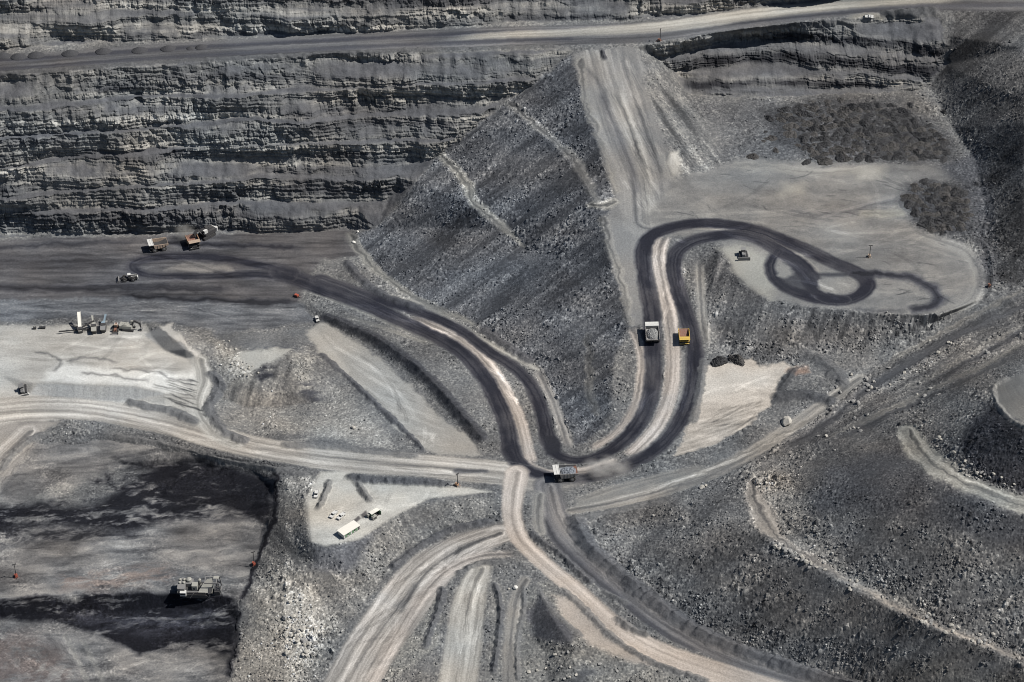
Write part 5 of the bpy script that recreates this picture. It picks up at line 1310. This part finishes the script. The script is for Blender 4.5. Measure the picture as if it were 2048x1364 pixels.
def dozer(label, body, blade, group=None):
    t = thing("bulldozer", label, "bulldozer", group)
    for y in (-1.75, 1.75): track(t, y, -3.0, 3.0, 1.7, 0.9)
    MB().box(-2.6, 2.9, -1.1, 1.1, 0.9, 2.3, 0.2).box(0.3, 2.9, -0.9, 0.9, 2.3, 3.0, 0.2).build("engine_hood", body, t)
    c = MB().box(-2.1, 0.2, -1.1, 1.1, 2.3, 3.9, 0.15, 0.92).build("cab", "dark", t)
    MB().box(0.06, 0.18, -0.85, 0.85, 2.8, 3.6).build("window", "glass", c)
    MB().box(-2.4, 0.4, -1.35, 1.35, 3.9, 4.1, 0.15).build("cab_roof", body, t)
    MB().prism([(3.9, 0.1), (4.4, 0.1), (4.25, 0.9), (4.55, 2.2), (4.3, 2.2), (3.95, 1.0)], -3.1, 3.1).box(3.7, 4.6, -3.25, -3.1, 0.1, 2.1).box(3.7, 4.6, 3.1, 3.25, 0.1, 2.1).build("blade", blade, t)
    for y in (-2.45, 2.45): MB().beam((-0.4, y, 0.9), (4.0, y, 0.7), 0.3, 0.4).build("push_arm", body, t)
    MB().beam((-2.6, 0, 1.6), (-4.0, 0, 1.5), 1.6, 0.4).beam((-3.9, 0, 2.0), (-4.2, 0, 0.1), 0.35, 0.5).build("ripper", "steel", t)
    MB().tube((1.4, 0.5, 3.0), (1.4, 0.5, 4.0), 0.12, n=8).build("exhaust", "dark", t)
    return t
d = dozer("dark bulldozer parked inside the curve at the tip head", "grey", "grey", "bulldozers on the flats")
seat(d, 1486, 511, (0.25, 1), scale=1.12)
d = dozer("bulldozer with shiny white blade beside the gravel stockpile", "grey", "white", "bulldozers on the flats")
seat(d, 47, 779, (0.1, 1), scale=1.0)

def wheel_loader(label, body, cabm, group="wheel loaders"):
    t = thing("wheel_loader", label, "wheel loader", group)
    for x in (-3.4, 2.6):
        for y, o in ((-2.1, -1), (2.1, 1)): wheel(t, x, y, 1.55, 1.1, o)
    MB().box(-6.4, -0.4, -1.5, 1.5, 1.4, 3.0, 0.25).box(-6.2, -2.0, -1.35, 1.35, 3.0, 3.7, 0.2).build("engine_hood", body, t)
    MB().box(-6.1, -2.0, -1.35, -0.95, 3.72, 3.8).box(-6.1, -2.0, 0.95, 1.35, 3.72, 3.8).build("side_stripe", "white", t)
    MB().box(-7.0, -6.4, -1.5, 1.5, 1.2, 2.8, 0.2).build("rear_grille", "white", t)
    MB().box(-0.2, 3.6, -1.0, 1.0, 1.2, 2.3, 0.2).build("front_frame", body, t)
    c = MB().box(-1.8, 0.2, -1.2, 1.2, 3.0, 4.9, 0.15, 0.93).build("cab", "dark", t)
    MB().box(-1.95, 0.35, -1.3, 1.3, 4.9, 5.15, 0.1).build("cab_roof", cabm, c)
    for y in (-0.9, 0.9): MB().beam((1.4, y, 2.6), (4.2, y, 2.3), 0.35, 0.6).beam((4.2, y, 2.3), (6.6, y, 1.0), 0.35, 0.5).build("lift_arm", body, t)
    MB().prism([(6.3, 0.2), (8.6, 0.1), (8.6, 0.25), (6.9, 0.5), (6.7, 1.3), (7.1, 2.3), (6.8, 2.4), (6.2, 1.4)], -2.7, 2.7).prism([(6.3, 0.2), (8.6, 0.1), (7.1, 2.3), (6.2, 1.4)], -2.85, -2.7).prism([(6.3, 0.2), (8.6, 0.1), (7.1, 2.3), (6.2, 1.4)], 2.7, 2.85).build("bucket", "steel", t)
    MB().tube((-4.6, 0.5, 3.7), (-4.6, 0.5, 4.8), 0.13, n=8).build("exhaust", "dark", t)
    return t
w = wheel_loader("large dark wheel loader with lowered bucket on the coal pit floor", "dark", "white")
seat(w, 256, 559, (-1, 0.05), scale=0.9)
w = wheel_loader("wheel loader seen end on with pale roof in the crusher line", "rust", "peach")
seat(w, 231, 660, (-0.15, 1), scale=0.72)

# ------------------------------------------------------------------ crushing plant on the gravel pad
def conveyor(b, a, c, w, legs=True):
    a, c = Vector(a), Vector(c)
    b.beam(a, c, w, 0.35)
    d = (c - a).normalized(); s_ = d.cross(Vector((0, 0, 1))).normalized()
    for k in (-1, 1): b.beam(a + s_ * (k * w / 2) + Vector((0, 0, 0.25)), c + s_ * (k * w / 2) + Vector((0, 0, 0.25)), 0.12, 0.3)
    return b
sp = thing("screening_plant", "mobile screening plant with tall pale conveyor and thin side belts", "screening plant")
for y in (-1.3, 1.3): track(sp, y, -3.0, 3.0, 1.1, 0.6)
MB().box(-3.6, 3.6, -1.2, 1.2, 1.0, 2.2, 0.2).box(-3.2, -0.8, -1.5, 1.5, 2.2, 3.6, 0.2, 1.15).build("chassis", "dark", sp)
conveyor(MB(), (-3.4, 0, 2.2), (9.0, 0, 7.6), 2.0).build("main_conveyor", "cream", sp)
MB().beam((5.0, -0.8, 0.1), (5.6, -0.8, 5.9), 0.2, 0.2).beam((5.0, 0.8, 0.1), (5.6, 0.8, 5.9), 0.2, 0.2).beam((1.8, -0.8, 1.8), (6.0, -0.8, 5.8), 0.2, 0.2).build("conveyor_leg", "steel", sp)
conveyor(MB(), (0.4, -1.2, 2.2), (2.6, -8.6, 4.4), 0.9).build("side_conveyor", "dark", sp)
conveyor(MB(), (0.2, 1.2, 2.2), (1.6, 5.8, 3.9), 0.9).build("side_conveyor", "dark", sp)
conveyor(MB(), (-1.0, 1.2, 1.3), (-1.2, 13.0, 1.7), 0.7).build("side_conveyor", "dark", sp)
conveyor(MB(), (-1.0, -1.2, 1.3), (-1.2, -6.4, 1.7), 0.7).build("side_conveyor", "dark", sp)
seat(sp, 161, 661, (0.0, -1), tilt=False)
def crusher(label, body, hop, lean):
    t = thing("mobile_crusher", label, "crusher", "mobile crushers on the gravel pad")
    for y in (-1.4, 1.4): track(t, y, -3.2, 3.2, 1.1, 0.6)
    MB().box(-4.4, 4.0, -1.3, 1.3, 1.0, 2.6, 0.2).box(-1.2, 1.6, -1.5, 1.5, 2.6, 4.0, 0.2).build("chassis", "dark", t)
    MB().box(-4.6, -1.4, -1.0, 1.0, 2.7, 4.0, 0.1, 1.6).build("hopper", hop, t)
    conveyor(MB(), (2.4, 0, 1.6), (8.4, lean, 5.4), 1.1).build("conveyor", body, t)
    MB().box(1.8, 3.8, -1.2, 1.2, 2.6, 3.8, 0.2).build("engine_box", body, t)
    MB().tube((3.0, 0.8, 3.8), (3.0, 0.8, 4.6), 0.12, n=8).build("exhaust", "dark", t)
    return t
seat(crusher("mobile crusher with pale hopper next to the tall conveyor", "pale", "pale", 0.6), 188, 661, (0.05, -1), tilt=False)
seat(crusher("blue grey mobile crusher with slanted conveyor next to a loader", "blue", "grey", -1.6), 207, 659, (0.12, -1), tilt=False)
def site_box(label, m, sx, sy, h, u, v):
    t = thing("storage_tank", label, "tank", "tanks left of the crusher line")
    MB().tube((-sx, 0, h * 0.6), (sx, 0, h * 0.6), h * 0.5, n=16).build("barrel", m, t)
    MB().box(-sx * 0.8, -sx * 0.6, -sy, sy, 0, h * 0.35).box(sx * 0.6, sx * 0.8, -sy, sy, 0, h * 0.35).build("cradle", "dark", t)
    MB().tube((0, 0, h * 1.08), (0, 0, h * 1.25), 0.25, n=10).build("hatch", "pale", t)
    seat(t, u, v, (1, 0), tilt=False)
site_box("short dark tank at the left end of the crusher line", "dark", 0.9, 0.7, 1.7, 69, 657)
site_box("longer dark tank with pale top left of the crusher line", "dark", 1.8, 0.8, 1.7, 85, 656)

# ------------------------------------------------------------------ light vehicles, compound, light towers
def ute(label, u, v, head, group="white light vehicles"):
    t = thing("parked_ute", label, "ute", group)
    MB().prism([(-2.6, 0.5), (2.5, 0.5), (2.65, 0.75), (2.6, 1.0), (1.2, 1.12), (-2.65, 1.1)], -0.92, 0.92).build("body", "white", t)
    c = MB().prism([(-0.55, 1.1), (1.15, 1.1), (0.55, 1.78), (-0.4, 1.8)], -0.82, 0.82).build("cabin", "white", t)
    MB().prism([(0.66, 1.72), (1.2, 1.14), (1.23, 1.15), (0.7, 1.75)], -0.72, 0.72).build("windscreen", "glass", c)
    MB().prism([(-0.4, 1.2), (0.85, 1.2), (0.5, 1.68), (-0.35, 1.7)], -0.84, -0.82).prism([(-0.4, 1.2), (0.85, 1.2), (0.5, 1.68), (-0.35, 1.7)], 0.82, 0.84).build("side_window", "glass", c)
    MB().box(-2.55, -0.65, -0.9, -0.84, 1.1, 1.35).box(-2.55, -0.65, 0.84, 0.9, 1.1, 1.35).box(-2.6, -2.54, -0.9, 0.9, 1.1, 1.35).build("tray", "white", t)
    for x in (-1.65, 1.65):
        for y, o in ((-0.82, -1), (0.82, 1)): wheel(t, x, y, 0.4, 0.26, o)
    for y in (-0.65, 0.65): MB().box(2.6, 2.68, y - 0.16, y + 0.16, 0.75, 0.92).build("headlight", "lamp", t)
    seat(t, u, v, head, scale=1.12, sink=0.02)
    return t
ute("white ute on the pale lane left of the compound windrow", 633, 990, (-0.3, 1))
ute("left one of two white utes parked side by side", 667, 1030, (-0.75, 0.7))
ute("right one of two white utes parked side by side", 682, 1034, (-0.75, 0.7))
ute("lone white vehicle at the upper end of the grey strip", 635, 640, (0.25, 1))
ute("small white vehicle on the spur beside the long upper road", 1737, 33, (1, 0.1))

h = thing("crib_hut", "long site hut with cream flat roof and green wall panels", "site hut")
MB().box(-5.6, 5.6, -2.5, 2.5, 0.35, 2.75, 0.0).build("wall", "white", h)
MB().box(-5.95, 5.95, -2.85, 2.85, 2.9, 3.08, 0.0).box(-5.9, 5.9, -2.8, 2.8, 2.78, 2.9).build("roof", "cream", h)
MB().box(-5.7, 5.7, -2.55, 2.55, 0.1, 0.34).build("base_frame", "steel", h)
for x in (-3.9, -1.5, 0.9, 3.3):
    MB().box(x - 0.75, x + 0.75, -2.56, -2.503, 0.5, 2.6).build("wall_panel", "green", h)
for x in (-2.7, 2.1):
    f = MB().box(x - 0.38, x + 0.38, -2.55, -2.503, 1.2, 2.3).build("window", "glass", h)
    MB().box(x - 0.5, x + 0.5, -2.6, -2.551, 1.05, 1.15).build("sill", "white", f)
dd = MB().box(4.3, 5.3, -2.55, -2.503, 0.4, 2.5).build("door", "dark", h)
MB().box(4.4, 4.48, -2.62, -2.551, 1.3, 1.42).build("handle", "steel", dd)
for x in (-5.7, 5.7):
    MB().box(x - 0.06, x + 0.06, -2.75, -2.63, 0.0, 2.78).build("post", "white", h)
seat(h, 697, 1063, (0.72, -0.44), tilt=False, sink=0.0)
s_ = thing("open_shelter", "open fronted green shelter with pale roof in the compound corner", "shelter")
MB().box(-2.6, 2.6, 1.6, 1.75, 0, 2.6).box(-2.75, -2.6, -1.75, 1.75, 0, 2.6).box(2.6, 2.75, -1.75, 1.75, 0, 2.6).build("wall", "green", s_)
MB().prism([(-2.9, 2.62), (2.9, 2.62), (2.9, 2.75), (0, 3.1), (-2.9, 2.75)], -0.6, 1.9).build("roof", "cream", s_)
for x in (-2.6, 2.6): MB().box(x - 0.06, x + 0.06, -1.9, -1.78, 0, 2.6).build("post", "steel", s_)
MB().box(-2.4, 2.4, -1.2, 1.5, 0.02, 0.12).build("floor_slab", "dark", s_)
seat(s_, 750, 1030, (0.72, -0.44), tilt=False, sink=0.0)
def genset(label, u, v):
    t = thing("generator", label, "generator", "generators in the compound")
    MB().box(-1.3, 1.3, -0.9, 0.9, 0.25, 2.1, 0.08).build("housing", "pale", t)
    MB().box(-1.0, 1.0, -0.93, -0.9, 0.5, 1.7).build("louvre", "dark", t)
    MB().box(-1.4, 1.4, -0.95, 0.95, 0.0, 0.25).build("skid", "dark", t)
    MB().tube((-0.8, 0.3, 2.1), (-0.8, 0.3, 2.6), 0.1, n=8).build("exhaust", "steel", t)
    seat(t, u, v, (0.72, -0.44), tilt=False, sink=0.0)
genset("left pale generator box between the hut and shelter", 738, 1033)
genset("right pale generator box in front of the shelter", 748, 1037)

def light_tower(label, u, v, base, hgt, ang, bar=True):
    t = thing("light_tower", label, "light tower", "mobile light towers")
    MB().box(-1.1, 1.1, -0.75, 0.75, 0.55, 1.7, 0.15, 0.9).build("trailer_body", base, t)
    for y, o in ((-0.9, -1), (0.9, 1)): wheel(t, -0.2, y, 0.38, 0.25, o)
    MB().beam((1.1, 0, 0.6), (2.4, 0, 0.45), 0.15, 0.15).build("drawbar", base, t)
    for sx in (-1, 1):
        for sy in (-1, 1): MB().beam((sx * 0.9, sy * 0.7, 0.6), (sx * 1.7, sy * 1.4, 0.05), 0.12, 0.12).build("outrigger", base, t)
    m = MB().tube((0.6, 0, 1.5), (0.6, 0, hgt * 0.55), 0.24, n=8).tube((0.6, 0, hgt * 0.55), (0.6, 0, hgt), 0.18, n=8).build("mast", "dark", t)
    MB().beam((0.6, -1.1, hgt), (0.6, 1.1, hgt), 0.18, 0.18).build("crossbar", "dark", m)
    for y in (-0.95, -0.35, 0.35, 0.95): MB().box(0.4, 0.8, y - 0.22, y + 0.22, hgt + 0.08, hgt + 0.5, 0.08).build("floodlight", "dark", t)
    seat(t, u, v, ang, tilt=False, sink=0.02)
    return t
light_tower("red light tower left of the coal bench with mast up", 32, 1152, "red", 9.6, (0.4, 1))
light_tower("red light tower by the dark coal rim near the big shovel", 507, 1127, "red", 9.6, (0.5, 0.8))
light_tower("orange light tower at the road edge next to the compound", 913, 971, "orange", 8.6, (0.8, 0.4))
light_tower("peach light tower on a low mound amid the tip head flat", 1738, 513, "peach", 8.6, (0.2, 1))
light_tower("dark red light tower at the right end of the plateau", 1978, 573, "rust", 7.6, (0.5, 0.8))
light_tower("light tower at the top of the dozed ramp by the upper road", 1318, 82, "rust", 9.0, (1, 0.4))
p = thing("pump_trailer", "small red pump trailer among rocks beside the coal road", "pump")
MB().box(-1.4, 1.4, -0.9, 0.9, 0.5, 1.7, 0.15, 0.9).build("engine_cover", "red", p)
MB().tube((1.4, 0, 1.0), (2.6, 0.2, 0.5), 0.25, n=10).tube((-1.4, 0.2, 1.2), (-2.6, 0.5, 0.4), 0.22, n=10).build("pipe", "rust", p)
for y, o in ((-1.0, -1), (1.0, 1)): wheel(p, 0, y, 0.42, 0.28, o)
seat(p, 593, 593, (1, 0.3), tilt=False)

# ------------------------------------------------------------------ dumped piles
def pile_mesh(rx, ry, h, seed, sharp=1.15):
    """a tipped heap: off-centre ridge, slumped sides, lumps and blocks on its skin"""
    rr = random.Random(seed); vs, fs = [(0, 0, h)], []
    nr, na = 13, 34
    ph = [rr.uniform(0, 6.28) for _ in range(5)]
    lump = {}
    for k in range(1, nr + 1):
        f = k / nr
        for i in range(na):
            a = 2 * math.pi * i / na
            w = 1 + 0.13 * math.sin(2 * a + ph[0]) + 0.09 * math.sin(3 * a + ph[1]) + 0.06 * math.sin(7 * a + ph[2]) + rr.uniform(-.06, .06)
            z = h * max(0, 1 - f ** sharp) * (1 + 0.22 * math.sin(3 * a + ph[3]) * f) + rr.uniform(-.2, .26) * h * 0.42 * (f < 0.98)
            if rr.random() < 0.05: z += rr.uniform(0.2, 0.5)
            if k == nr: z = -0.8
            vs.append((rx * f * w * math.cos(a) + rr.uniform(-.16, .16), ry * f * w * math.sin(a) + rr.uniform(-.16, .16), z))
    for i in range(na): fs.append((0, 1 + i, 1 + (i + 1) % na))
    for k in range(nr - 1):
        for i in range(na):
            a, b = 1 + k * na + i, 1 + k * na + (i + 1) % na
            fs.append((a, a + na, b + na, b))
    return vs, fs
def pile(mesh, label, group, u, v, rot, sc, cat="spoil pile"):
    o = bpy.data.objects.new("spoil_pile", mesh); scene.collection.objects.link(o)
    tag(o, label, cat, group)
    n = slope_at(u, v, 10); q = Vector((0, 0, 1)).rotation_difference(n)
    o.matrix_world = Matrix.Translation(base_at(u, v)) @ q.to_matrix().to_4x4() @ Matrix.Rotation(rot, 4, 'Z') @ Matrix.Diagonal((sc[0], sc[1], sc[2], 1))
    return o
def pile_data(k, mat, rx, ry, h):
    vs, fs = pile_mesh(rx, ry, h, 900 + k)
    o = MB().add(vs, fs).build("spoil_pile", mat); me = o.data; bpy.data.objects.remove(o); return me
def heap_data(k):
    vs, fs = [(0, 0, 2.6)], []
    for i in range(1, 9):
        for j in range(28):
            a = 2 * math.pi * j / 28; f = i / 8
            vs.append((5.8 * f * math.cos(a) * (1 + 0.05 * math.sin(3 * a + k)), 4.4 * f * math.sin(a), 2.6 * (1 - f ** 1.5) + 0.06 * math.sin(5 * a + i + k) - 0.5 * (i == 8)))
    for j in range(28): fs.append((0, 1 + j, 1 + (j + 1) % 28))
    for i in range(7):
        for j in range(28):
            a, b = 1 + i * 28 + j, 1 + i * 28 + (j + 1) % 28; fs.append((a, a + 28, b + 28, b))
    o = MB().add(vs, fs).build("spoil_pile", "gravel"); me = o.data; bpy.data.objects.remove(o); return me
ROADP = [heap_data(k) for k in range(3)]
for i, (u, v, s) in enumerate([(4, 112, 1.0), (36, 114, 1.0), (72, 111, 1.05), (140, 107, 1.05), (206, 103, 1.0), (278, 101, 1.0), (336, 98, 0.95), (381, 96, 0.55), (402, 94, 0.75)]):
    pile(ROADP[i % 3], "smooth dark gravel pile in the row along the long upper road", "gravel piles beside the upper road", u, v, 0.05 * i, (s, s, s), "gravel pile")
FP = [pile_data(10 + k, "spoil" if k % 2 else "spoil2", 3.9, 3.3, 1.9 + 0.22 * k) for k in range(6)]
def inside(ps, u, v):
    c = False
    for (ax, ay), (bx, by) in zip(ps, ps[1:] + ps[:1]):
        if (ay > v) != (by > v) and u < (bx - ax) * (v - ay) / (by - ay) + ax: c = not c
    return c
rp = random.Random(21)
def pile_field(ps, label, group, du, dv):
    n = 0; v = min(p[1] for p in ps); row = 0
    while v < max(p[1] for p in ps):
        u = min(p[0] for p in ps) + (row % 2) * du / 2
        while u < max(p[0] for p in ps):
            uu, vv = u + rp.uniform(-.32, .32) * du, v + rp.uniform(-.32, .32) * dv
            if inside(ps, uu, vv):
                s = rp.uniform(0.55, 1.25)
                pile(FP[rp.randrange(6)], label, group, uu, vv, rp.uniform(0, 6.28), (s * rp.uniform(1.0, 1.45), s, s * rp.uniform(.55, 1.0))); n += 1
            u += du
        v += dv; row += 1
    print("piles", n)
pile_field([(1548, 222), (1640, 203), (1780, 208), (1850, 244), (1895, 285), (1905, 318), (1860, 326), (1820, 318), (1760, 322), (1690, 320), (1650, 327), (1622, 312), (1600, 298), (1572, 262)],
           "dark dumped pile in the wide field of piles on the plateau", "dumped piles in the wide field", 18.5, 9.5)
pile_field([(1815, 368), (1850, 362), (1925, 374), (1945, 430), (1938, 468), (1880, 472), (1842, 457), (1824, 432), (1806, 402)],
           "dark dumped pile in the small field right of the flat", "dumped piles in the small field", 18, 9.5)
for k in range(26):
    a = rp.uniform(0, 6.283); u, v = 1730 + 205 * math.cos(a) * rp.uniform(.9, 1.08), 262 + 66 * math.sin(a) * rp.uniform(.9, 1.1)
    if v < 318 and u < 1900:
        s = rp.uniform(0.4, 0.85); pile(FP[rp.randrange(6)], "dark dumped pile in the wide field of piles on the plateau", "dumped piles in the wide field", u, v, rp.uniform(0, 6.28), (s * 1.2, s, s * rp.uniform(.7, 1.0)))
pile(FP[2], "single dark pile left of the wide pile field", None, 1505, 313, 0.4, (1.1, 1.0, 1.0))
pile(FP[1], "single flat dark pile touching the wide field corner", None, 1613, 324, 1.0, (1.0, 0.8, 0.7))
pile(FP[3], "left one of two dark mounds above the sand coloured patch", None, 1438, 723, 0.3, (1.35, 1.3, 1.6))
pile(FP[4], "right one of two dark mounds above the sand coloured patch", None, 1473, 720, 2.1, (1.4, 1.3, 1.5))

# ------------------------------------------------------------------ boulders
def boulder_mesh(seed, mat, k=2):
    import bmesh
    rr = random.Random(seed); bm = bmesh.new(); bmesh.ops.create_icosphere(bm, subdivisions=k, radius=1.0)
    cuts = [(Vector((rr.gauss(0, 1), rr.gauss(0, 1), rr.gauss(0, 1))).normalized(), rr.uniform(0.5, 0.85)) for _ in range(9)]
    for v in bm.verts:
        for n, d in cuts:
            e_ = v.co.dot(n) - d
            if e_ > 0: v.co -= n * e_
        v.co += Vector((rr.uniform(-1, 1), rr.uniform(-1, 1), rr.uniform(-1, 1))) * 0.035
    me = bpy.data.meshes.new("boulder"); bm.to_mesh(me); bm.free(); me.materials.append(M[mat]); return me
BM = {m: [boulder_mesh(700 + 10 * q + k, m) for k in range(4)] for q, m in enumerate(("boulder", "boulder2", "boulder3"))}
rb_ = random.Random(5)
def boulder(u, v, s, mat, label, group=None):
    o = bpy.data.objects.new("boulder", BM[mat][rb_.randrange(4)]); scene.collection.objects.link(o)
    tag(o, label, "boulder", group)
    o.matrix_world = Matrix.Translation(at(u, v) + Vector((0, 0, s * 0.3))) @ Matrix.Rotation(rb_.uniform(0, 6.28), 4, 'Z') @ Matrix.Rotation(rb_.uniform(-.5, .5), 4, 'X') @ Matrix.Diagonal((s * rb_.uniform(.9, 1.35), s, s * rb_.uniform(.6, .85), 1))
boulder(1572, 845, 3.2, "boulder", "largest pale slab boulder at the lower edge of the rubble by the track")
boulder(1404, 975, 1.7, "boulder", "left pale boulder beside the old track")
boulder(1411, 972, 1.2, "boulder", "right small pale boulder beside the old track")
boulder(1031, 1175, 1.5, "boulder3", "white angular boulder between the lower roads")
boulder(1017, 1178, 0.9, "boulder", "small pale boulder left of the white angular one")
boulder(715, 464, 0.9, "boulder3", "upper white boulder at the toe of the spoil dump")
boulder(707, 485, 1.3, "boulder3", "lower white boulder at the toe of the spoil dump")
boulder(1702, 750, 1.4, "boulder", "pale flat boulder on the cut off end of the old track")
boulder(1716, 808, 1.9, "boulder2", "grey boulder on the rubble left of the terraces")
boulder(706, 857, 1.5, "boulder", "pale boulder in the rubble left of the grey strip")
boulder(1551, 1094, 1.6, "boulder", "largest pale boulder on the lowest terrace")
def scatter(pts_, mats, s0, s1, label, group, n, spread):
    for _ in range(n):
        u, v = pts_[rb_.randrange(len(pts_))]
        boulder(u + rb_.gauss(0, spread), v + rb_.gauss(0, spread * 0.7), rb_.uniform(s0, s1), mats[rb_.randrange(len(mats))], label, group)
scatter([(580, 1230), (590, 1270), (600, 1290), (585, 1310), (620, 1300)], ["boulder", "boulder", "boulder2"], 0.8, 1.7, "pale tan boulder in the heap below the compound slope", "boulders below the compound slope", 34, 17)
scatter([(1560, 1100), (1600, 1120), (1650, 1143), (1700, 1168), (1760, 1200), (1850, 1242), (1900, 1262), (1960, 1285)], ["boulder", "boulder2"], 0.7, 1.5, "pale boulder strewn along the lowest terrace", "boulders on the lowest terrace", 46, 11)
scatter([(475, 725), (490, 735), (470, 715), (500, 748), (455, 690), (600, 725), (610, 745), (605, 760)], ["boulder2", "boulder", "boulder2"], 0.45, 0.95, "light boulder in the rubble between crusher pad and strip", "boulders between the crusher pad and the strip", 36, 10)
scatter([(1700, 790), (1750, 770), (1800, 745), (1880, 700), (1930, 715), (1650, 880), (1720, 850), (1850, 790), (1960, 700)], ["boulder", "boulder2", "boulder2"], 0.7, 1.5, "tan boulder in the rubble valley on the right", "boulders in the rubble valley", 44, 15)
scatter([(1905, 900), (1940, 930), (1960, 945), (1990, 955), (1880, 885), (2020, 970)], ["boulder", "boulder2"], 0.6, 1.3, "boulder fallen on the inner edge of the upper terrace", "boulders on the upper terrace", 24, 8)
scatter([(1120, 1320), (1180, 1320), (1090, 1340), (1230, 1345), (1140, 1350)], ["boulder", "boulder2"], 0.6, 1.2, "boulder on the mound between the lower roads", "boulders between the lower roads", 20, 14)

# smaller loose stones nobody could count: one mesh
rs = np.random.RandomState(12)
cand = np.argwhere((RGH > 0.6) & (WALL < 0.3) & (U > -40) & (U < 2090) & (V > 60) & (V < 1400))
wts = np.clip(RGH[cand[:, 0], cand[:, 1]] - 0.5, 0, 1) * np.clip(0.4 + fbm(U[cand[:, 0], cand[:, 1]] / 40, W2[cand[:, 0], cand[:, 1]] / 40, 401, 3), 0.05, 1.5)
pick = cand[rs.choice(len(cand), 16000, replace=False, p=wts / wts.sum())]
base = []
for k in range(6):
    me = boulder_mesh(800 + k, "boulder2", 1)
    base.append((np.array([v.co[:] for v in me.vertices], f32), np.array([p_.vertices[:] for p_ in me.polygons], np.int32)))
sv, sf, sc_, k0 = [], [], [], 0
for n_, (j, i) in enumerate(pick):
    vv, ff = base[n_ % 6]
    s = 0.26 + 0.62 * rs.rand() ** 3.5
    a = rs.rand() * 6.283; ca, sa = math.cos(a), math.sin(a)
    w_ = vv * np.array((s * (0.9 + 0.5 * rs.rand()), s, s * 0.75), f32)
    sv.append(np.stack([w_[:, 0] * ca - w_[:, 1] * sa + PX[j, i], w_[:, 0] * sa + w_[:, 1] * ca + PY[j, i], w_[:, 2] + PZ[j, i] + s * 0.25], -1))
    sf.append(ff + k0); k0 += len(vv)
    c_ = np.clip(COL[j, i] * (0.8 + 1.1 * rs.rand() ** 1.6), 0.02, 0.5)
    sc_.append(np.repeat(c_[None, :], len(vv), 0))
sv = np.concatenate(sv); sf = np.concatenate(sf); sc_ = np.concatenate(sc_)
me = bpy.data.meshes.new("loose_stones")
me.vertices.add(len(sv)); me.vertices.foreach_set("co", sv.astype(f32).ravel())
me.loops.add(len(sf) * 3); me.loops.foreach_set("vertex_index", sf.ravel())
me.polygons.add(len(sf)); me.polygons.foreach_set("loop_start", np.arange(0, len(sf) * 3, 3, dtype=np.int32))
me.update(calc_edges=True)
ca_ = me.color_attributes.new("soil", 'FLOAT_COLOR', 'POINT'); c4 = np.ones((len(sv), 4), f32); c4[:, :3] = sc_; ca_.data.foreach_set("color", c4.ravel())
me.materials.append(M_GROUND)
o = bpy.data.objects.new("loose_stones", me); scene.collection.objects.link(o)
o["kind"] = "stuff"; o["label"] = "loose broken stones strewn over the rubble slopes"; o["category"] = "stones"

# ------------------------------------------------------------------ dust and smoke hanging in the air
def puff_mat(name, col, dens, seed):
    m = bpy.data.materials.new(name); m.use_nodes = True; nt = m.node_tree
    nt.nodes.remove(nt.nodes["Principled BSDF"])
    pv = nt.nodes.new("ShaderNodeVolumePrincipled"); pv.inputs["Color"].default_value = (*col, 1); pv.inputs["Anisotropy"].default_value = 0.1
    tc = nt.nodes.new("ShaderNodeTexCoord")
    ln = nt.nodes.new("ShaderNodeVectorMath"); ln.operation = 'LENGTH'; nt.links.new(tc.outputs["Object"], ln.inputs[0])
    fall = nt.nodes.new("ShaderNodeMapRange"); fall.inputs["From Min"].default_value = 1.0; fall.inputs["From Max"].default_value = 0.1; fall.interpolation_type = 'SMOOTHSTEP'
    nt.links.new(ln.outputs["Value"], fall.inputs["Value"])
    n = nt.nodes.new("ShaderNodeTexNoise"); n.inputs["Scale"].default_value = 2.2; n.inputs["Detail"].default_value = 3
    ad = nt.nodes.new("ShaderNodeVectorMath"); ad.operation = 'ADD'; ad.inputs[1].default_value = (seed, seed * 2, 0)
    nt.links.new(tc.outputs["Object"], ad.inputs[0]); nt.links.new(ad.outputs[0], n.inputs["Vector"])
    cut = nt.nodes.new("ShaderNodeMapRange"); cut.inputs["From Min"].default_value = 0.38; cut.inputs["From Max"].default_value = 0.68; cut.inputs["To Max"].default_value = dens
    nt.links.new(n.outputs["Fac"], cut.inputs["Value"])
    mu = nt.nodes.new("ShaderNodeMath"); mu.operation = 'MULTIPLY'
    nt.links.new(fall.outputs[0], mu.inputs[0]); nt.links.new(cut.outputs[0], mu.inputs[1]); nt.links.new(mu.outputs[0], pv.inputs["Density"])
    nt.links.new(pv.outputs[0], nt.nodes["Material Output"].inputs["Volume"])
    return m
def puff(name, u, v, up, size, col, dens, seed, label):
    import bmesh
    bm = bmesh.new(); bmesh.ops.create_icosphere(bm, subdivisions=3, radius=1.0)
    me = bpy.data.meshes.new(name); bm.to_mesh(me); bm.free(); me.materials.append(puff_mat(name, col, dens, seed))
    o = bpy.data.objects.new(name, me); scene.collection.objects.link(o)
    o.location = base_at(u, v) + Vector((0, 0, up)); o.scale = size
    o["kind"] = "stuff"; o["label"] = label; o["category"] = "dust"
puff("dust_cloud", 1212, 945, 3.5, (17, 11, 6), (0.85, 0.82, 0.78), 0.42, 1.0, "pale dust trailing behind the truck at the junction")
puff("dust_cloud", 1300, 745, 2.0, (8, 22, 3.5), (0.70, 0.68, 0.67), 0.05, 2.0, "thin dust hanging over the dark climbing road")
puff("dust_cloud", 372, 478, 5.5, (9, 7, 8), (0.62, 0.60, 0.56), 0.28, 3.0, "grey dust puff over the truck being loaded")
puff("smoke_plume", 402, 474, 8.5, (3.5, 3.0, 6.0), (0.05, 0.055, 0.07), 0.6, 4.0, "dark exhaust smoke above the shovel")
